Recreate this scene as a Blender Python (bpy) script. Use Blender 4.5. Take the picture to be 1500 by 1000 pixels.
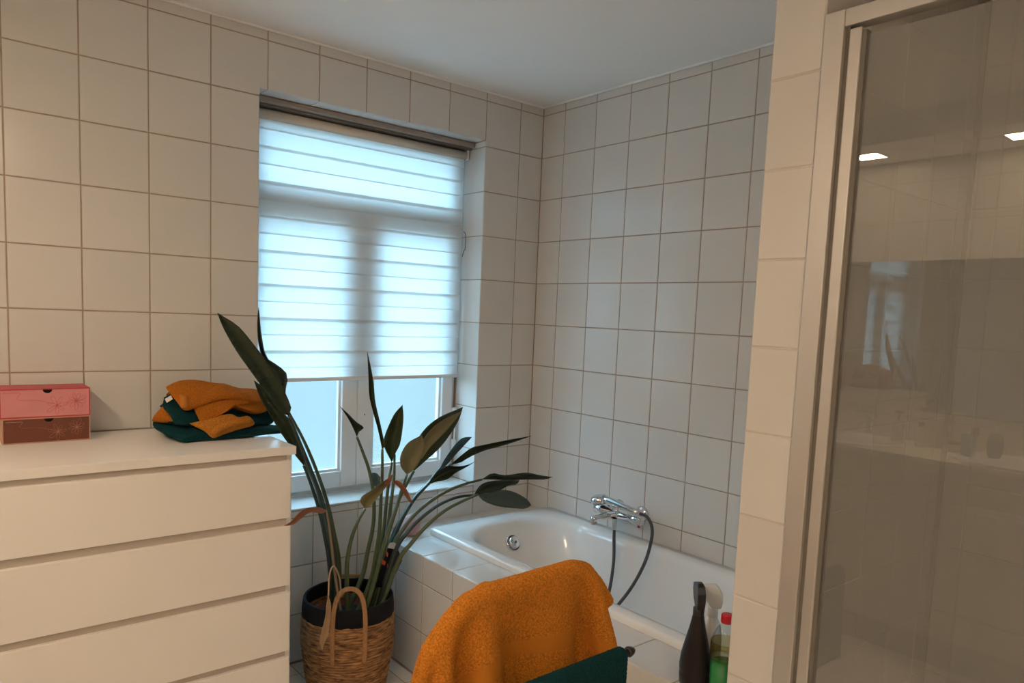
import bpy, bmesh, math, random
import numpy as np
from mathutils import Vector, Matrix, noise

for o in list(bpy.data.objects):
    bpy.data.objects.remove(o, do_unlink=True)
SC = bpy.context.scene
COL = SC.collection
PI = math.pi
random.seed(7)

# ------------------------------------------------------------------ camera
F_PX, PP_Y = 1072.09, 68.243
CAM = Vector((-2.38341, -2.71254, 1.43564))
ROT = (1.47155127, -0.04108442, -0.68962447)
cam = bpy.data.cameras.new('camera')
cam.sensor_width = 36.0
cam.lens = F_PX * 36.0 / 1500.0
cam.shift_y = PP_Y / 1500.0
cam.clip_start = 0.02
camo = bpy.data.objects.new('camera', cam)
COL.objects.link(camo)
camo.location = CAM
camo.rotation_euler = ROT
SC.camera = camo
from mathutils import Euler
RM = Euler(ROT, 'XYZ').to_matrix()

def ray(x, y):
    return RM @ Vector(((x - 750) / F_PX, -(y - 500 - PP_Y) / F_PX, -1.0))
def at(x, y, Y):                      # the point of depth plane Y seen at a pixel of the photograph
    d = ray(x, y)
    return CAM + d * ((Y - CAM.y) / d.y)

# ------------------------------------------------------------------ world and exposure
W = bpy.data.worlds.new('overcast_sky')
SC.world = W
W.use_nodes = True
wn = W.node_tree
bg = wn.nodes['Background']
bg.inputs[1].default_value = 1.0
_tc = wn.nodes.new('ShaderNodeTexCoord'); _sx = wn.nodes.new('ShaderNodeSeparateXYZ'); _rp = wn.nodes.new('ShaderNodeMapRange')
_mx = wn.nodes.new('ShaderNodeMix'); _mx.data_type = 'RGBA'
wn.links.new(_tc.outputs['Generated'], _sx.inputs[0]); wn.links.new(_sx.outputs[2], _rp.inputs[0])
_rp.inputs[1].default_value = -0.02; _rp.inputs[2].default_value = 0.10
SKY, GROUND = (4.5, 8.0, 10.9), (0.19, 0.18, 0.12)      # overcast sky above, wet street and facades below the horizon
_mx.inputs[6].default_value = (*GROUND, 1); _mx.inputs[7].default_value = (*SKY, 1)
wn.links.new(_rp.outputs[0], _mx.inputs[0]); wn.links.new(_mx.outputs[2], bg.inputs[0])
SC.view_settings.view_transform = 'Standard'
SC.view_settings.look = 'None'
SC.view_settings.gamma = 1.0
SC.view_settings.exposure = 0.0
SC.view_settings.use_curve_mapping = False
LAMP_WARM = (1.0, 0.74, 0.50)
LAMP_POWER = 156.0

# ------------------------------------------------------------------ materials
MATS = {}
def mat(name, col, rough=0.5, metal=0.0, spec=0.5, noise_amt=0.0, noise_scale=8.0, bump=0.0, bump_scale=60.0,
        coat=0.0, sheen=0.0, rnd=0.0, trans=0.0):
    if name in MATS: return MATS[name]
    m = bpy.data.materials.new(name); m.use_nodes = True
    nt = m.node_tree; N = nt.nodes; L = nt.links
    p = N['Principled BSDF']
    p.inputs['Base Color'].default_value = (*col, 1)
    p.inputs['Roughness'].default_value = rough
    p.inputs['Metallic'].default_value = metal
    p.inputs['Specular IOR Level'].default_value = spec
    if coat: p.inputs['Coat Weight'].default_value = coat; p.inputs['Coat Roughness'].default_value = 0.08
    if sheen: p.inputs['Sheen Weight'].default_value = sheen; p.inputs['Sheen Roughness'].default_value = 0.5
    tc = N.new('ShaderNodeTexCoord')
    if noise_amt or rnd:
        nz = N.new('ShaderNodeTexNoise'); nz.inputs['Scale'].default_value = noise_scale; nz.inputs['Detail'].default_value = 4
        L.new(tc.outputs['Object'], nz.inputs['Vector'])
        mr = N.new('ShaderNodeMapRange')
        mr.inputs[3].default_value = 1 - noise_amt; mr.inputs[4].default_value = 1 + noise_amt
        L.new(nz.outputs['Fac'], mr.inputs[0])
        out = mr.outputs[0]
        if rnd:
            oi = N.new('ShaderNodeObjectInfo')
            m2 = N.new('ShaderNodeMapRange'); m2.inputs[3].default_value = 1 - rnd; m2.inputs[4].default_value = 1 + rnd
            L.new(oi.outputs['Random'], m2.inputs[0])
            mu = N.new('ShaderNodeMath'); mu.operation = 'MULTIPLY'
            L.new(out, mu.inputs[0]); L.new(m2.outputs[0], mu.inputs[1]); out = mu.outputs[0]
        vm = N.new('ShaderNodeVectorMath'); vm.operation = 'SCALE'
        vm.inputs[0].default_value = col
        L.new(out, vm.inputs['Scale']); L.new(vm.outputs[0], p.inputs['Base Color'])
    if bump:
        nb = N.new('ShaderNodeTexNoise'); nb.inputs['Scale'].default_value = bump_scale; nb.inputs['Detail'].default_value = 3
        L.new(tc.outputs['Object'], nb.inputs['Vector'])
        b = N.new('ShaderNodeBump'); b.inputs['Strength'].default_value = bump; b.inputs['Distance'].default_value = 0.004
        L.new(nb.outputs['Fac'], b.inputs['Height']); L.new(b.outputs[0], p.inputs['Normal'])
    MATS[name] = m
    return m

TILE = mat('glazed_tile', (0.71, 0.70, 0.68), 0.17, spec=0.5, noise_amt=0.03, noise_scale=5, rnd=0.025)
FLOORT = mat('floor_tile', (0.74, 0.69, 0.62), 0.4, noise_amt=0.06, noise_scale=9, rnd=0.03)
GROUT = mat('grout', (0.39, 0.305, 0.235), 0.9, noise_amt=0.15, noise_scale=14)
GROUTL = mat('shower_grout', (0.62, 0.58, 0.53), 0.9, noise_amt=0.1, noise_scale=14)
PLASTER = mat('ceiling_paint', (0.93, 0.93, 0.92), 0.8, noise_amt=0.02, noise_scale=3)
WALLPAINT = mat('wall_paint', (0.82, 0.80, 0.77), 0.8, noise_amt=0.02, noise_scale=3)
LACQ = mat('white_lacquer', (0.90, 0.875, 0.84), 0.32, spec=0.45, noise_amt=0.01)
GAPIN = mat('drawer_gap_shade', (0.60, 0.54, 0.48), 0.5)  # darker than the lacquer: shade of the drawer gaps put into the colour
UPVC = mat('white_frame', (0.82, 0.82, 0.82), 0.35)
ALU = mat('aluminium', (0.62, 0.60, 0.58), 0.42, metal=0.55)
ALUD = mat('dark_seal', (0.16, 0.15, 0.13), 0.5)
ENAMEL = mat('bath_enamel', (0.86, 0.86, 0.85), 0.12, spec=0.55, coat=0.3)
CHROME = mat('chrome', (0.80, 0.81, 0.83), 0.10, metal=1.0)
RUBBER = mat('hose_rubber', (0.07, 0.075, 0.085), 0.45)
BLACK = mat('black_plastic', (0.014, 0.013, 0.014), 0.35, noise_amt=0.1)
BROWNB = mat('brown_black_plastic', (0.016, 0.012, 0.012), 0.42, spec=0.3)
MIRROR = mat('mirror_silver', (0.9, 0.92, 0.9), 0.02, metal=1.0)
BRONZE = mat('headrail', (0.36, 0.30, 0.25), 0.5, metal=0.2)
CREAM = mat('roller_cream', (0.72, 0.66, 0.58), 0.6)

def nodes_mat(name):
    m = bpy.data.materials.new(name); m.use_nodes = True
    nt = m.node_tree; nt.nodes.clear()
    out = nt.nodes.new('ShaderNodeOutputMaterial')
    MATS[name] = m
    return m, nt.nodes, nt.links, out

def fabric_translucent(name, col, t, rib=False):
    m, N, L, out = nodes_mat(name)
    d = N.new('ShaderNodeBsdfDiffuse'); d.inputs[0].default_value = (*col, 1)
    tr = N.new('ShaderNodeBsdfTranslucent'); tr.inputs[0].default_value = (*col, 1)
    mx = N.new('ShaderNodeMixShader'); mx.inputs[0].default_value = t
    L.new(d.outputs[0], mx.inputs[1]); L.new(tr.outputs[0], mx.inputs[2]); L.new(mx.outputs[0], out.inputs[0])
    tc = N.new('ShaderNodeTexCoord')
    mp = N.new('ShaderNodeMapping'); mp.inputs['Scale'].default_value = (0.3, 1, 330 if rib else 900)
    wv = N.new('ShaderNodeTexNoise'); wv.inputs['Scale'].default_value = 1.0
    L.new(tc.outputs['Object'], mp.inputs[0]); L.new(mp.outputs[0], wv.inputs['Vector'])
    cr = N.new('ShaderNodeMapRange'); cr.inputs[3].default_value = 0.9 if rib else 0.96; cr.inputs[4].default_value = 1.04
    L.new(wv.outputs['Fac'], cr.inputs[0])
    vm = N.new('ShaderNodeVectorMath'); vm.operation = 'SCALE'; vm.inputs[0].default_value = col
    L.new(cr.outputs[0], vm.inputs['Scale'])
    L.new(vm.outputs[0], d.inputs[0]); L.new(vm.outputs[0], tr.inputs[0])
    return m
BAND_F = fabric_translucent('blind_band_ribbed', (0.92, 0.92, 0.91), 0.70, True)
BAND_R = fabric_translucent('blind_band_smooth', (0.92, 0.92, 0.91), 0.70, False)
def sheer_mat():
    m, N, L, out = nodes_mat('blind_sheer')
    d = N.new('ShaderNodeBsdfTranslucent'); d.inputs[0].default_value = (0.9, 0.9, 0.9, 1)
    t = N.new('ShaderNodeBsdfTransparent')
    mx = N.new('ShaderNodeMixShader'); mx.inputs[0].default_value = 0.12
    L.new(t.outputs[0], mx.inputs[1]); L.new(d.outputs[0], mx.inputs[2]); L.new(mx.outputs[0], out.inputs[0])
    return m
SHEER = sheer_mat()
def schlick(N, L, f0):               # facing-independent Fresnel for thin panes
    g = N.new('ShaderNodeNewGeometry'); d = N.new('ShaderNodeVectorMath'); d.operation = 'DOT_PRODUCT'
    L.new(g.outputs['Incoming'], d.inputs[0]); L.new(g.outputs['Normal'], d.inputs[1])
    a = N.new('ShaderNodeMath'); a.operation = 'ABSOLUTE'; L.new(d.outputs['Value'], a.inputs[0])
    b = N.new('ShaderNodeMath'); b.operation = 'SUBTRACT'; b.inputs[0].default_value = 1.0; L.new(a.outputs[0], b.inputs[1])
    c = N.new('ShaderNodeMath'); c.operation = 'POWER'; c.inputs[1].default_value = 5.0; L.new(b.outputs[0], c.inputs[0])
    e = N.new('ShaderNodeMath'); e.operation = 'MULTIPLY_ADD'; e.inputs[1].default_value = 1 - f0; e.inputs[2].default_value = f0
    L.new(c.outputs[0], e.inputs[0])
    return e
def frosted():
    m, N, L, out = nodes_mat('frosted_glass')
    t = N.new('ShaderNodeBsdfTransparent'); t.inputs[0].default_value = (0.95, 0.98, 0.98, 1)
    d = N.new('ShaderNodeBsdfTranslucent'); d.inputs[0].default_value = (0.82, 0.93, 0.93, 1)
    g = N.new('ShaderNodeBsdfGlossy'); g.inputs[1].default_value = 0.35
    mx = N.new('ShaderNodeMixShader'); mx.inputs[0].default_value = 0.115
    fr = schlick(N, L, 0.03)
    m2 = N.new('ShaderNodeMixShader')
    L.new(t.outputs[0], mx.inputs[1]); L.new(d.outputs[0], mx.inputs[2])
    L.new(fr.outputs[0], m2.inputs[0]); L.new(mx.outputs[0], m2.inputs[1]); L.new(g.outputs[0], m2.inputs[2])
    L.new(m2.outputs[0], out.inputs[0])
    return m
FROST = frosted()
def clear_glass(name, tint, f0=0.04, rough=0.0, film=0.0):
    m, N, L, out = nodes_mat(name)
    t = N.new('ShaderNodeBsdfTransparent'); t.inputs[0].default_value = (*tint, 1)
    g = N.new('ShaderNodeBsdfGlossy'); g.inputs[1].default_value = rough
    fr = schlick(N, L, f0)
    m2 = N.new('ShaderNodeMixShader')
    body = t.outputs[0]
    if film:                       # thin limescale film left by dried water
        d = N.new('ShaderNodeBsdfDiffuse'); d.inputs[0].default_value = (0.80, 0.83, 0.84, 1)
        m3 = N.new('ShaderNodeMixShader'); m3.inputs[0].default_value = film
        L.new(t.outputs[0], m3.inputs[1]); L.new(d.outputs[0], m3.inputs[2]); body = m3.outputs[0]
    L.new(fr.outputs[0], m2.inputs[0]); L.new(body, m2.inputs[1]); L.new(g.outputs[0], m2.inputs[2])
    L.new(m2.outputs[0], out.inputs[0])
    return m
SHGLASS = clear_glass('shower_glass', (0.74, 0.73, 0.71), 0.075, 0.0, 0.14)
BOTTLEC = clear_glass('clear_bottle', (0.86, 0.88, 0.86), 0.04)

def emis(name, col, s):
    m, N, L, out = nodes_mat(name)
    e = N.new('ShaderNodeEmission'); e.inputs[0].default_value = (*col, 1); e.inputs[1].default_value = s
    L.new(e.outputs[0], out.inputs[0]); return m
LENS = emis('lamp_lens', LAMP_WARM, LAMP_POWER)

def terry(name, col, scale=210, band=None):
    m = bpy.data.materials.new(name); m.use_nodes = True
    nt = m.node_tree; N = nt.nodes; L = nt.links; p = N['Principled BSDF']
    p.inputs['Roughness'].default_value = 0.95; p.inputs['Specular IOR Level'].default_value = 0.1
    p.inputs['Sheen Weight'].default_value = 0.25; p.inputs['Sheen Roughness'].default_value = 0.6
    p.inputs['Sheen Tint'].default_value = (*[min(1, c * 1.6 + 0.02) for c in col], 1)
    tc = N.new('ShaderNodeTexCoord')
    v = N.new('ShaderNodeTexNoise'); v.inputs['Scale'].default_value = scale; v.inputs['Detail'].default_value = 3; v.inputs['Roughness'].default_value = 0.65
    L.new(tc.outputs['Object'], v.inputs['Vector'])
    mr = N.new('ShaderNodeMapRange'); mr.inputs[1].default_value = 0.3; mr.inputs[2].default_value = 0.7
    mr.inputs[3].default_value = 0.55; mr.inputs[4].default_value = 1.3
    L.new(v.outputs['Fac'], mr.inputs[0])
    fac = mr.outputs[0]; hgt = v.outputs['Fac']
    if band:
        uv = N.new('ShaderNodeUVMap'); sp = N.new('ShaderNodeSeparateXYZ'); L.new(uv.outputs[0], sp.inputs[0])
        a = N.new('ShaderNodeMath'); a.operation = 'GREATER_THAN'; a.inputs[1].default_value = band[0]
        b = N.new('ShaderNodeMath'); b.operation = 'LESS_THAN'; b.inputs[1].default_value = band[1]
        c = N.new('ShaderNodeMath'); c.operation = 'MULTIPLY'
        L.new(sp.outputs[1], a.inputs[0]); L.new(sp.outputs[1], b.inputs[0])
        L.new(a.outputs[0], c.inputs[0]); L.new(b.outputs[0], c.inputs[1])
        mx = N.new('ShaderNodeMix'); mx.inputs[3].default_value = 0.9
        L.new(c.outputs[0], mx.inputs[0]); L.new(fac, mx.inputs[2]); 
        mx.inputs[3].default_value = 0.82; fac = mx.outputs[0]
        m3 = N.new('ShaderNodeMix'); L.new(c.outputs[0], m3.inputs[0]); L.new(hgt, m3.inputs[2]); m3.inputs[3].default_value = 0.3
        hgt = m3.outputs[0]
    vm = N.new('ShaderNodeVectorMath'); vm.operation = 'SCALE'; vm.inputs[0].default_value = col
    L.new(fac, vm.inputs['Scale']); L.new(vm.outputs[0], p.inputs['Base Color'])
    bp = N.new('ShaderNodeBump'); bp.inputs['Strength'].default_value = 0.9; bp.inputs['Distance'].default_value = 0.006
    L.new(hgt, bp.inputs['Height']); L.new(bp.outputs[0], p.inputs['Normal'])
    MATS[name] = m
    return m
ORANGE_B = terry('orange_terry_banded', (0.66, 0.235, 0.028), 230, (0.735, 0.785))
ORANGE = terry('orange_terry', (0.50, 0.16, 0.018), 300)
OCHRE = terry('ochre_terry', (0.56, 0.22, 0.035), 300)
TEAL = terry('dark_green_terry', (0.006, 0.045, 0.052), 260)

def leaf_mat(name, c1, c2, tr):
    m, N, L, out = nodes_mat(name)
    p = N.new('ShaderNodeBsdfPrincipled'); p.inputs['Roughness'].default_value = 0.36; p.inputs['Specular IOR Level'].default_value = 0.4
    uv = N.new('ShaderNodeUVMap')
    w = N.new('ShaderNodeTexWave'); w.inputs['Scale'].default_value = 16; w.inputs['Distortion'].default_value = 1.2
    w.bands_direction = 'Y'
    L.new(uv.outputs[0], w.inputs['Vector'])
    nz = N.new('ShaderNodeTexNoise'); nz.inputs['Scale'].default_value = 4; L.new(uv.outputs[0], nz.inputs['Vector'])
    mul = N.new('ShaderNodeMath'); mul.operation = 'MULTIPLY'; L.new(w.outputs['Fac'], mul.inputs[0]); mul.inputs[1].default_value = 0.35
    ad = N.new('ShaderNodeMath'); ad.operation = 'MULTIPLY_ADD'; L.new(nz.outputs['Fac'], ad.inputs[0]); ad.inputs[1].default_value = 0.7; L.new(mul.outputs[0], ad.inputs[2])
    cr = N.new('ShaderNodeMix'); cr.data_type = 'RGBA'
    cr.inputs[6].default_value = (*c1, 1); cr.inputs[7].default_value = (*c2, 1)
    L.new(ad.outputs[0], cr.inputs[0]); L.new(cr.outputs[2], p.inputs['Base Color'])
    t = N.new('ShaderNodeBsdfTranslucent'); L.new(cr.outputs[2], t.inputs[0])
    mx = N.new('ShaderNodeMixShader'); mx.inputs[0].default_value = tr
    b = N.new('ShaderNodeBump'); b.inputs['Strength'].default_value = 0.25; b.inputs['Distance'].default_value = 0.002
    L.new(w.outputs['Fac'], b.inputs['Height']); L.new(b.outputs[0], p.inputs['Normal'])
    L.new(p.outputs[0], mx.inputs[1]); L.new(t.outputs[0], mx.inputs[2]); L.new(mx.outputs[0], out.inputs[0])
    return m
LEAF = leaf_mat('leaf_green', (0.030, 0.048, 0.020), (0.075, 0.095, 0.036), 0.25)
LEAFD = leaf_mat('leaf_dark', (0.018, 0.030, 0.018), (0.042, 0.058, 0.030), 0.15)
LEAFY = leaf_mat('leaf_olive', (0.19, 0.165, 0.075), (0.32, 0.26, 0.13), 0.25)
LEAFG = leaf_mat('leaf_greygreen', (0.04, 0.065, 0.055), (0.07, 0.10, 0.08), 0.1)
LEAFB = leaf_mat('leaf_bluegrey', (0.09, 0.15, 0.16), (0.16, 0.23, 0.23), 0.3)
DRY = leaf_mat('leaf_dry', (0.30, 0.12, 0.06), (0.42, 0.19, 0.10), 0.2)
DRYP = leaf_mat('leaf_dry_pale', (0.42, 0.26, 0.14), (0.52, 0.34, 0.19), 0.15)
STEM = mat('stem_green', (0.075, 0.095, 0.036), 0.4, noise_amt=0.3, noise_scale=30)
STEMD = mat('stem_dark', (0.022, 0.036, 0.026), 0.4, noise_amt=0.3, noise_scale=30)
def grass_mat():
    m = bpy.data.materials.new('seagrass'); m.use_nodes = True
    nt = m.node_tree; N = nt.nodes; L = nt.links; p = N['Principled BSDF']
    p.inputs['Roughness'].default_value = 0.75
    tc = N.new('ShaderNodeTexCoord')
    mp = N.new('ShaderNodeMapping'); mp.inputs['Scale'].default_value = (25, 25, 170)
    nz = N.new('ShaderNodeTexNoise'); nz.inputs['Scale'].default_value = 1; nz.inputs['Detail'].default_value = 5
    L.new(tc.outputs['Object'], mp.inputs[0]); L.new(mp.outputs[0], nz.inputs['Vector'])
    cr = N.new('ShaderNodeValToRGB')
    cr.color_ramp.elements[0].position = 0.32; cr.color_ramp.elements[0].color = (0.06, 0.022, 0.009, 1)
    cr.color_ramp.elements[1].position = 0.68; cr.color_ramp.elements[1].color = (0.56, 0.29, 0.115, 1)
    L.new(nz.outputs['Fac'], cr.inputs[0]); L.new(cr.outputs[0], p.inputs['Base Color'])
    b = N.new('ShaderNodeBump'); b.inputs['Strength'].default_value = 0.8; b.inputs['Distance'].default_value = 0.004
    L.new(nz.outputs['Fac'], b.inputs['Height']); L.new(b.outputs[0], p.inputs['Normal'])
    MATS['seagrass'] = m; return m
SEAG = grass_mat()
JUTE = mat('jute', (0.38, 0.20, 0.085), 0.8, noise_amt=0.35, noise_scale=120, bump=0.5, bump_scale=200)
BLKCLOTH = mat('black_band', (0.010, 0.0095, 0.0115), 0.8, spec=0.2, bump=0.4, bump_scale=260)

# ------------------------------------------------------------------ mesh helpers
def mesh_obj(name, verts, faces, m=None, parent=None, smooth=False, uvs=None):
    me = bpy.data.meshes.new(name)
    me.from_pydata([tuple(v) for v in verts], [], faces)
    if m: me.materials.append(m)
    if smooth:
        me.polygons.foreach_set('use_smooth', [True] * len(me.polygons))
    if uvs is not None:
        ul = me.uv_layers.new(name='UVMap')
        for lp in me.loops:
            ul.data[lp.index].uv = uvs[lp.vertex_index]
    me.update()
    o = bpy.data.objects.new(name, me)
    COL.objects.link(o)
    if parent: o.parent = parent
    return o

class MB:
    def __init__(s): s.v = []; s.f = []
    def add(s, v, f):
        n = len(s.v); s.v += [tuple(p) for p in v]; s.f += [tuple(i + n for i in q) for q in f]; return s
    def box(s, x0, x1, y0, y1, z0, z1, b=0.0):
        if x0 > x1: x0, x1 = x1, x0
        if y0 > y1: y0, y1 = y1, y0
        if z0 > z1: z0, z1 = z1, z0
        b = min(b, 0.49 * min(x1 - x0, y1 - y0, z1 - z0))
        if b <= 0:
            v = [(x, y, z) for x in (x0, x1) for y in (y0, y1) for z in (z0, z1)]
            return s.add(v, [(0, 1, 3, 2), (4, 6, 7, 5), (0, 4, 5, 1), (2, 3, 7, 6), (0, 2, 6, 4), (1, 5, 7, 3)])
        bm = bmesh.new()
        bmesh.ops.create_cube(bm, size=1.0)
        for q in bm.verts:
            q.co = Vector(((x0 + x1) / 2 + q.co.x * (x1 - x0), (y0 + y1) / 2 + q.co.y * (y1 - y0), (z0 + z1) / 2 + q.co.z * (z1 - z0)))
        bmesh.ops.bevel(bm, geom=bm.edges[:], offset=b, segments=2, affect='EDGES', profile=0.5)
        bm.verts.index_update()
        v = [q.co.copy() for q in bm.verts]; f = [tuple(q.index for q in fc.verts) for fc in bm.faces]
        bm.free()
        return s.add(v, f)
    def tube(s, pts, r, seg=10, cap=True, flat=1.0, up=None):
        pts = [Vector(p) for p in pts]; n = len(pts)
        rs = r if isinstance(r, (list, tuple)) else [r] * n
        T = [(pts[min(i + 1, n - 1)] - pts[max(i - 1, 0)]).normalized() for i in range(n)]
        u = Vector(up) if up else (Vector((0, 0, 1)) if abs(T[0].z) < 0.9 else Vector((1, 0, 0)))
        V = []; Fc = []
        A = (u - T[0] * u.dot(T[0])).normalized()
        for i in range(n):
            A = (A - T[i] * A.dot(T[i])).normalized(); B = T[i].cross(A)
            for k in range(seg):
                a = 2 * PI * k / seg
                V.append(pts[i] + (A * math.cos(a) * flat + B * math.sin(a)) * rs[i])
        for i in range(n - 1):
            for k in range(seg):
                k2 = (k + 1) % seg
                Fc.append((i * seg + k, i * seg + k2, (i + 1) * seg + k2, (i + 1) * seg + k))
        if cap:
            Fc.append(tuple(range(seg))[::-1]); Fc.append(tuple((n - 1) * seg + k for k in range(seg)))
        return s.add(V, Fc)
    def lathe(s, prof, c=(0, 0, 0), seg=32, axis='Z', cap0=False, cap1=False, sx=1.0, sy=1.0):
        V = []; Fc = []; n = len(prof)
        for r, z in prof:
            for k in range(seg):
                a = 2 * PI * k / seg
                p = (r * math.cos(a) * sx, r * math.sin(a) * sy, z)
                if axis == 'X': p = (p[2], p[0], p[1])
                elif axis == 'Y': p = (p[1], p[2], p[0])
                V.append((p[0] + c[0], p[1] + c[1], p[2] + c[2]))
        for i in range(n - 1):
            for k in range(seg):
                k2 = (k + 1) % seg
                Fc.append((i * seg + k, i * seg + k2, (i + 1) * seg + k2, (i + 1) * seg + k))
        if cap0: Fc.append(tuple(range(seg))[::-1])
        if cap1: Fc.append(tuple((n - 1) * seg + k for k in range(seg)))
        return s.add(V, Fc)
    def build(s, name, m, parent=None, smooth=False):
        o = mesh_obj(name, s.v, s.f, m, parent, smooth)
        if smooth == 'auto':
            pass
        return o

def tag(o, label=None, cat=None, group=None, kind=None):
    if label: o['label'] = label
    if cat: o['category'] = cat
    if group: o['group'] = group
    if kind: o['kind'] = kind
    return o
def thing(name, loc, label, cat, group=None):
    o = bpy.data.objects.new(name, None); COL.objects.link(o); o.location = loc
    o.empty_display_size = 0.05
    bpy.context.view_layer.update()
    return tag(o, label, cat, group)
def part(o, root):                       # parent a part built in world coordinates
    o.parent = root
    o.matrix_parent_inverse = Matrix.Translation(-Vector(root.location))
    return o
def sub(o, p):                           # a sub-part, also built in world coordinates
    o.parent = p; o.matrix_parent_inverse = Matrix.Identity(4); return o
def mod_subsurf(o, n=1):
    md = o.modifiers.new('Subsurf', 'SUBSURF'); md.levels = n; md.render_levels = n; return o
def catmull(pts, per=6):
    P = [Vector(p) for p in pts]; P = [P[0] * 2 - P[1]] + P + [P[-1] * 2 - P[-2]]
    out = []
    for i in range(1, len(P) - 2):
        p0, p1, p2, p3 = P[i - 1:i + 3]
        for k in range(per):
            t = k / per
            out.append(0.5 * ((2 * p1) + (p2 - p0) * t + (2 * p0 - 5 * p1 + 4 * p2 - p3) * t * t + (-p0 + 3 * p1 - 3 * p2 + p3) * t ** 3))
    out.append(P[-2].copy())
    return out

# ---- tiles: each tile is a part of the surface it is laid on
TW, TH, JT = 0.2, 0.1984, 0.0039
_tile_cache = {}
def tile_mesh(w, h, t=0.007, m=None):
    key = (round(w, 3), round(h, 3), round(t, 4), m.name)
    if key in _tile_cache: return _tile_cache[key]
    a, b, e = w / 2 - JT / 2, h / 2 - JT / 2, 0.0014
    v = [(-a, -b, -t), (a, -b, -t), (a, b, -t), (-a, b, -t),
         (-a, -b, -e), (a, -b, -e), (a, b, -e), (-a, b, -e),
         (-a + e, -b + e, 0), (a - e, -b + e, 0), (a - e, b - e, 0), (-a + e, b - e, 0)]
    f = [(8, 9, 10, 11)]
    for i in range(4):
        j = (i + 1) % 4
        f += [(i, j, 4 + j, 4 + i), (4 + i, 4 + j, 8 + j, 8 + i)]
    me = bpy.data.meshes.new('tile'); me.from_pydata(v, [], f); me.materials.append(m); me.update()
    _tile_cache[key] = me
    return me
def lay(parent, origin, u, v, rects, m=TILE, name='tile', t=0.007, jit=0.0011):
    u = Vector(u); v = Vector(v); n = u.cross(v); O = Vector(origin)
    B = Matrix((u, v, n)).transposed().to_4x4()
    for (u0, u1, v0, v1) in rects:
        if u1 - u0 < 0.012 or v1 - v0 < 0.012: continue
        o = bpy.data.objects.new(name, tile_mesh(u1 - u0, v1 - v0, t, m)); COL.objects.link(o)
        o.parent = parent
        J = Euler((random.gauss(0, jit), random.gauss(0, jit), 0)).to_matrix().to_4x4()
        o.matrix_basis = Matrix.Translation(O + u * ((u0 + u1) / 2) + v * ((v0 + v1) / 2) + n * random.uniform(-.0003, .0001)) @ B @ J
def grid_rects(us, vs, hole=None):
    R = []
    for a, b in zip(us[:-1], us[1:]):
        for c, d in zip(vs[:-1], vs[1:]):
            if hole and (a + b) / 2 > hole[0] and (a + b) / 2 < hole[1] and (c + d) / 2 > hole[2] and (c + d) / 2 < hole[3]: continue
            R.append((a, b, c, d))
    return R
def cuts(lo, hi, ref, step, extra=()):
    k0 = math.ceil((lo - ref) / step - 1e-6); L = [lo]
    x = ref + k0 * step
    while x < hi - 1e-6:
        if x > lo + 1e-6: L.append(x)
        x += step
    L.append(hi)
    for e in extra:
        if lo < e < hi: L.append(e)
    L = sorted(L); out = [L[0]]
    for q in L[1:]:
        if q - out[-1] > 1e-4: out.append(q)
    return out
ROW0 = 2.386                      # topmost full joint; rows go down from it
CEIL = 2.426
ROWS = cuts(0.0, CEIL - 0.004, ROW0, TH)
# ================================================================== SETTING
XL, YR = -3.30, -3.90             # left wall, rear wall
WX0, WX1, WZ0, WZ1 = -1.369, -0.3402, 0.63, 2.214    # window opening
REV = 0.17
GY = 0.0016
def structure(o): o['kind'] = 'structure'; return o

mb = MB()
mb.box(XL - .3, WX0 - GY, GY, .34, -0.1, CEIL + .1)
mb.box(WX1 + GY, 0.3, GY, .34, -0.1, CEIL + .1)
mb.box(WX0 - GY, WX1 + GY, GY, .34, WZ1 + GY, CEIL + .1)
mb.box(WX0 - GY, WX1 + GY, GY, .34, -0.1, WZ0 - GY)
wall_back = structure(mb.build('wall_back', GROUT))
wall_right = structure(MB().box(GY, .3, -1.80, .002, -.1, CEIL + .1).box(GY, .3, YR - .3, -1.80, -.1, CEIL + .1).build('wall_right', GROUT))
wall_right.data.materials.append(GROUTL)
for _i, _p in enumerate(wall_right.data.polygons): _p.material_index = 0 if _i < 6 else 1
wall_left = structure(MB().box(XL - .3, XL - GY, YR - .3, .002, -.1, CEIL + .1).build('wall_left', GROUT))
wall_front = structure(MB().box(XL - .3, .3, YR - .3, YR, -.1, CEIL + .1).build('wall_front', WALLPAINT))
floor = structure(MB().box(XL - .3, .3, YR - .3, .34, -.2, -GY).build('floor', GROUT))
ceiling = structure(MB().box(XL - .3, .3, YR - .3, .34, CEIL, CEIL + .15).build('ceiling', PLASTER))

# window wall tiles (u = +X, v = +Z, facing -Y)
c10 = -0.1402
us = cuts(XL, 0.0, c10, TW)
c4, c3 = c10 - 6 * TW, c10 - 7 * TW
R = []
for a, b in zip(us[:-1], us[1:]):
    for c, d in zip(ROWS[:-1], ROWS[1:]):
        above, below = c > 2.1, d < WZ0
        mid_ = not above and not below
        if abs(a - c3) < .01:                       # column beside the opening
            if mid_: R.append((a, WX0, c, d))
            elif above and d < 2.39: pass           # notched corner tile, made below
            else: R.append((a, b, c, d))
        elif c4 - .01 < a and b < WX1 + .01:        # columns of the opening
            if mid_:
                if c < WZ0: R.append((a, b, c, WZ0))
            elif above: R.append((a, b, max(c, WZ1), d))
            else: R.append((a, b, c, d))
        else: R.append((a, b, c, d))
lay(wall_back, (0, 0, 0), (1, 0, 0), (0, 0, 1), R)
_j = JT / 2; _zr = ROW0 - TH
_pl = [(c3 + _j, _zr + _j), (WX0 - .0005, _zr + _j), (WX0 - .0005, WZ1 + .0005), (c4 - _j, WZ1 + .0005), (c4 - _j, ROW0 - _j), (c3 + _j, ROW0 - _j)]
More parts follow.
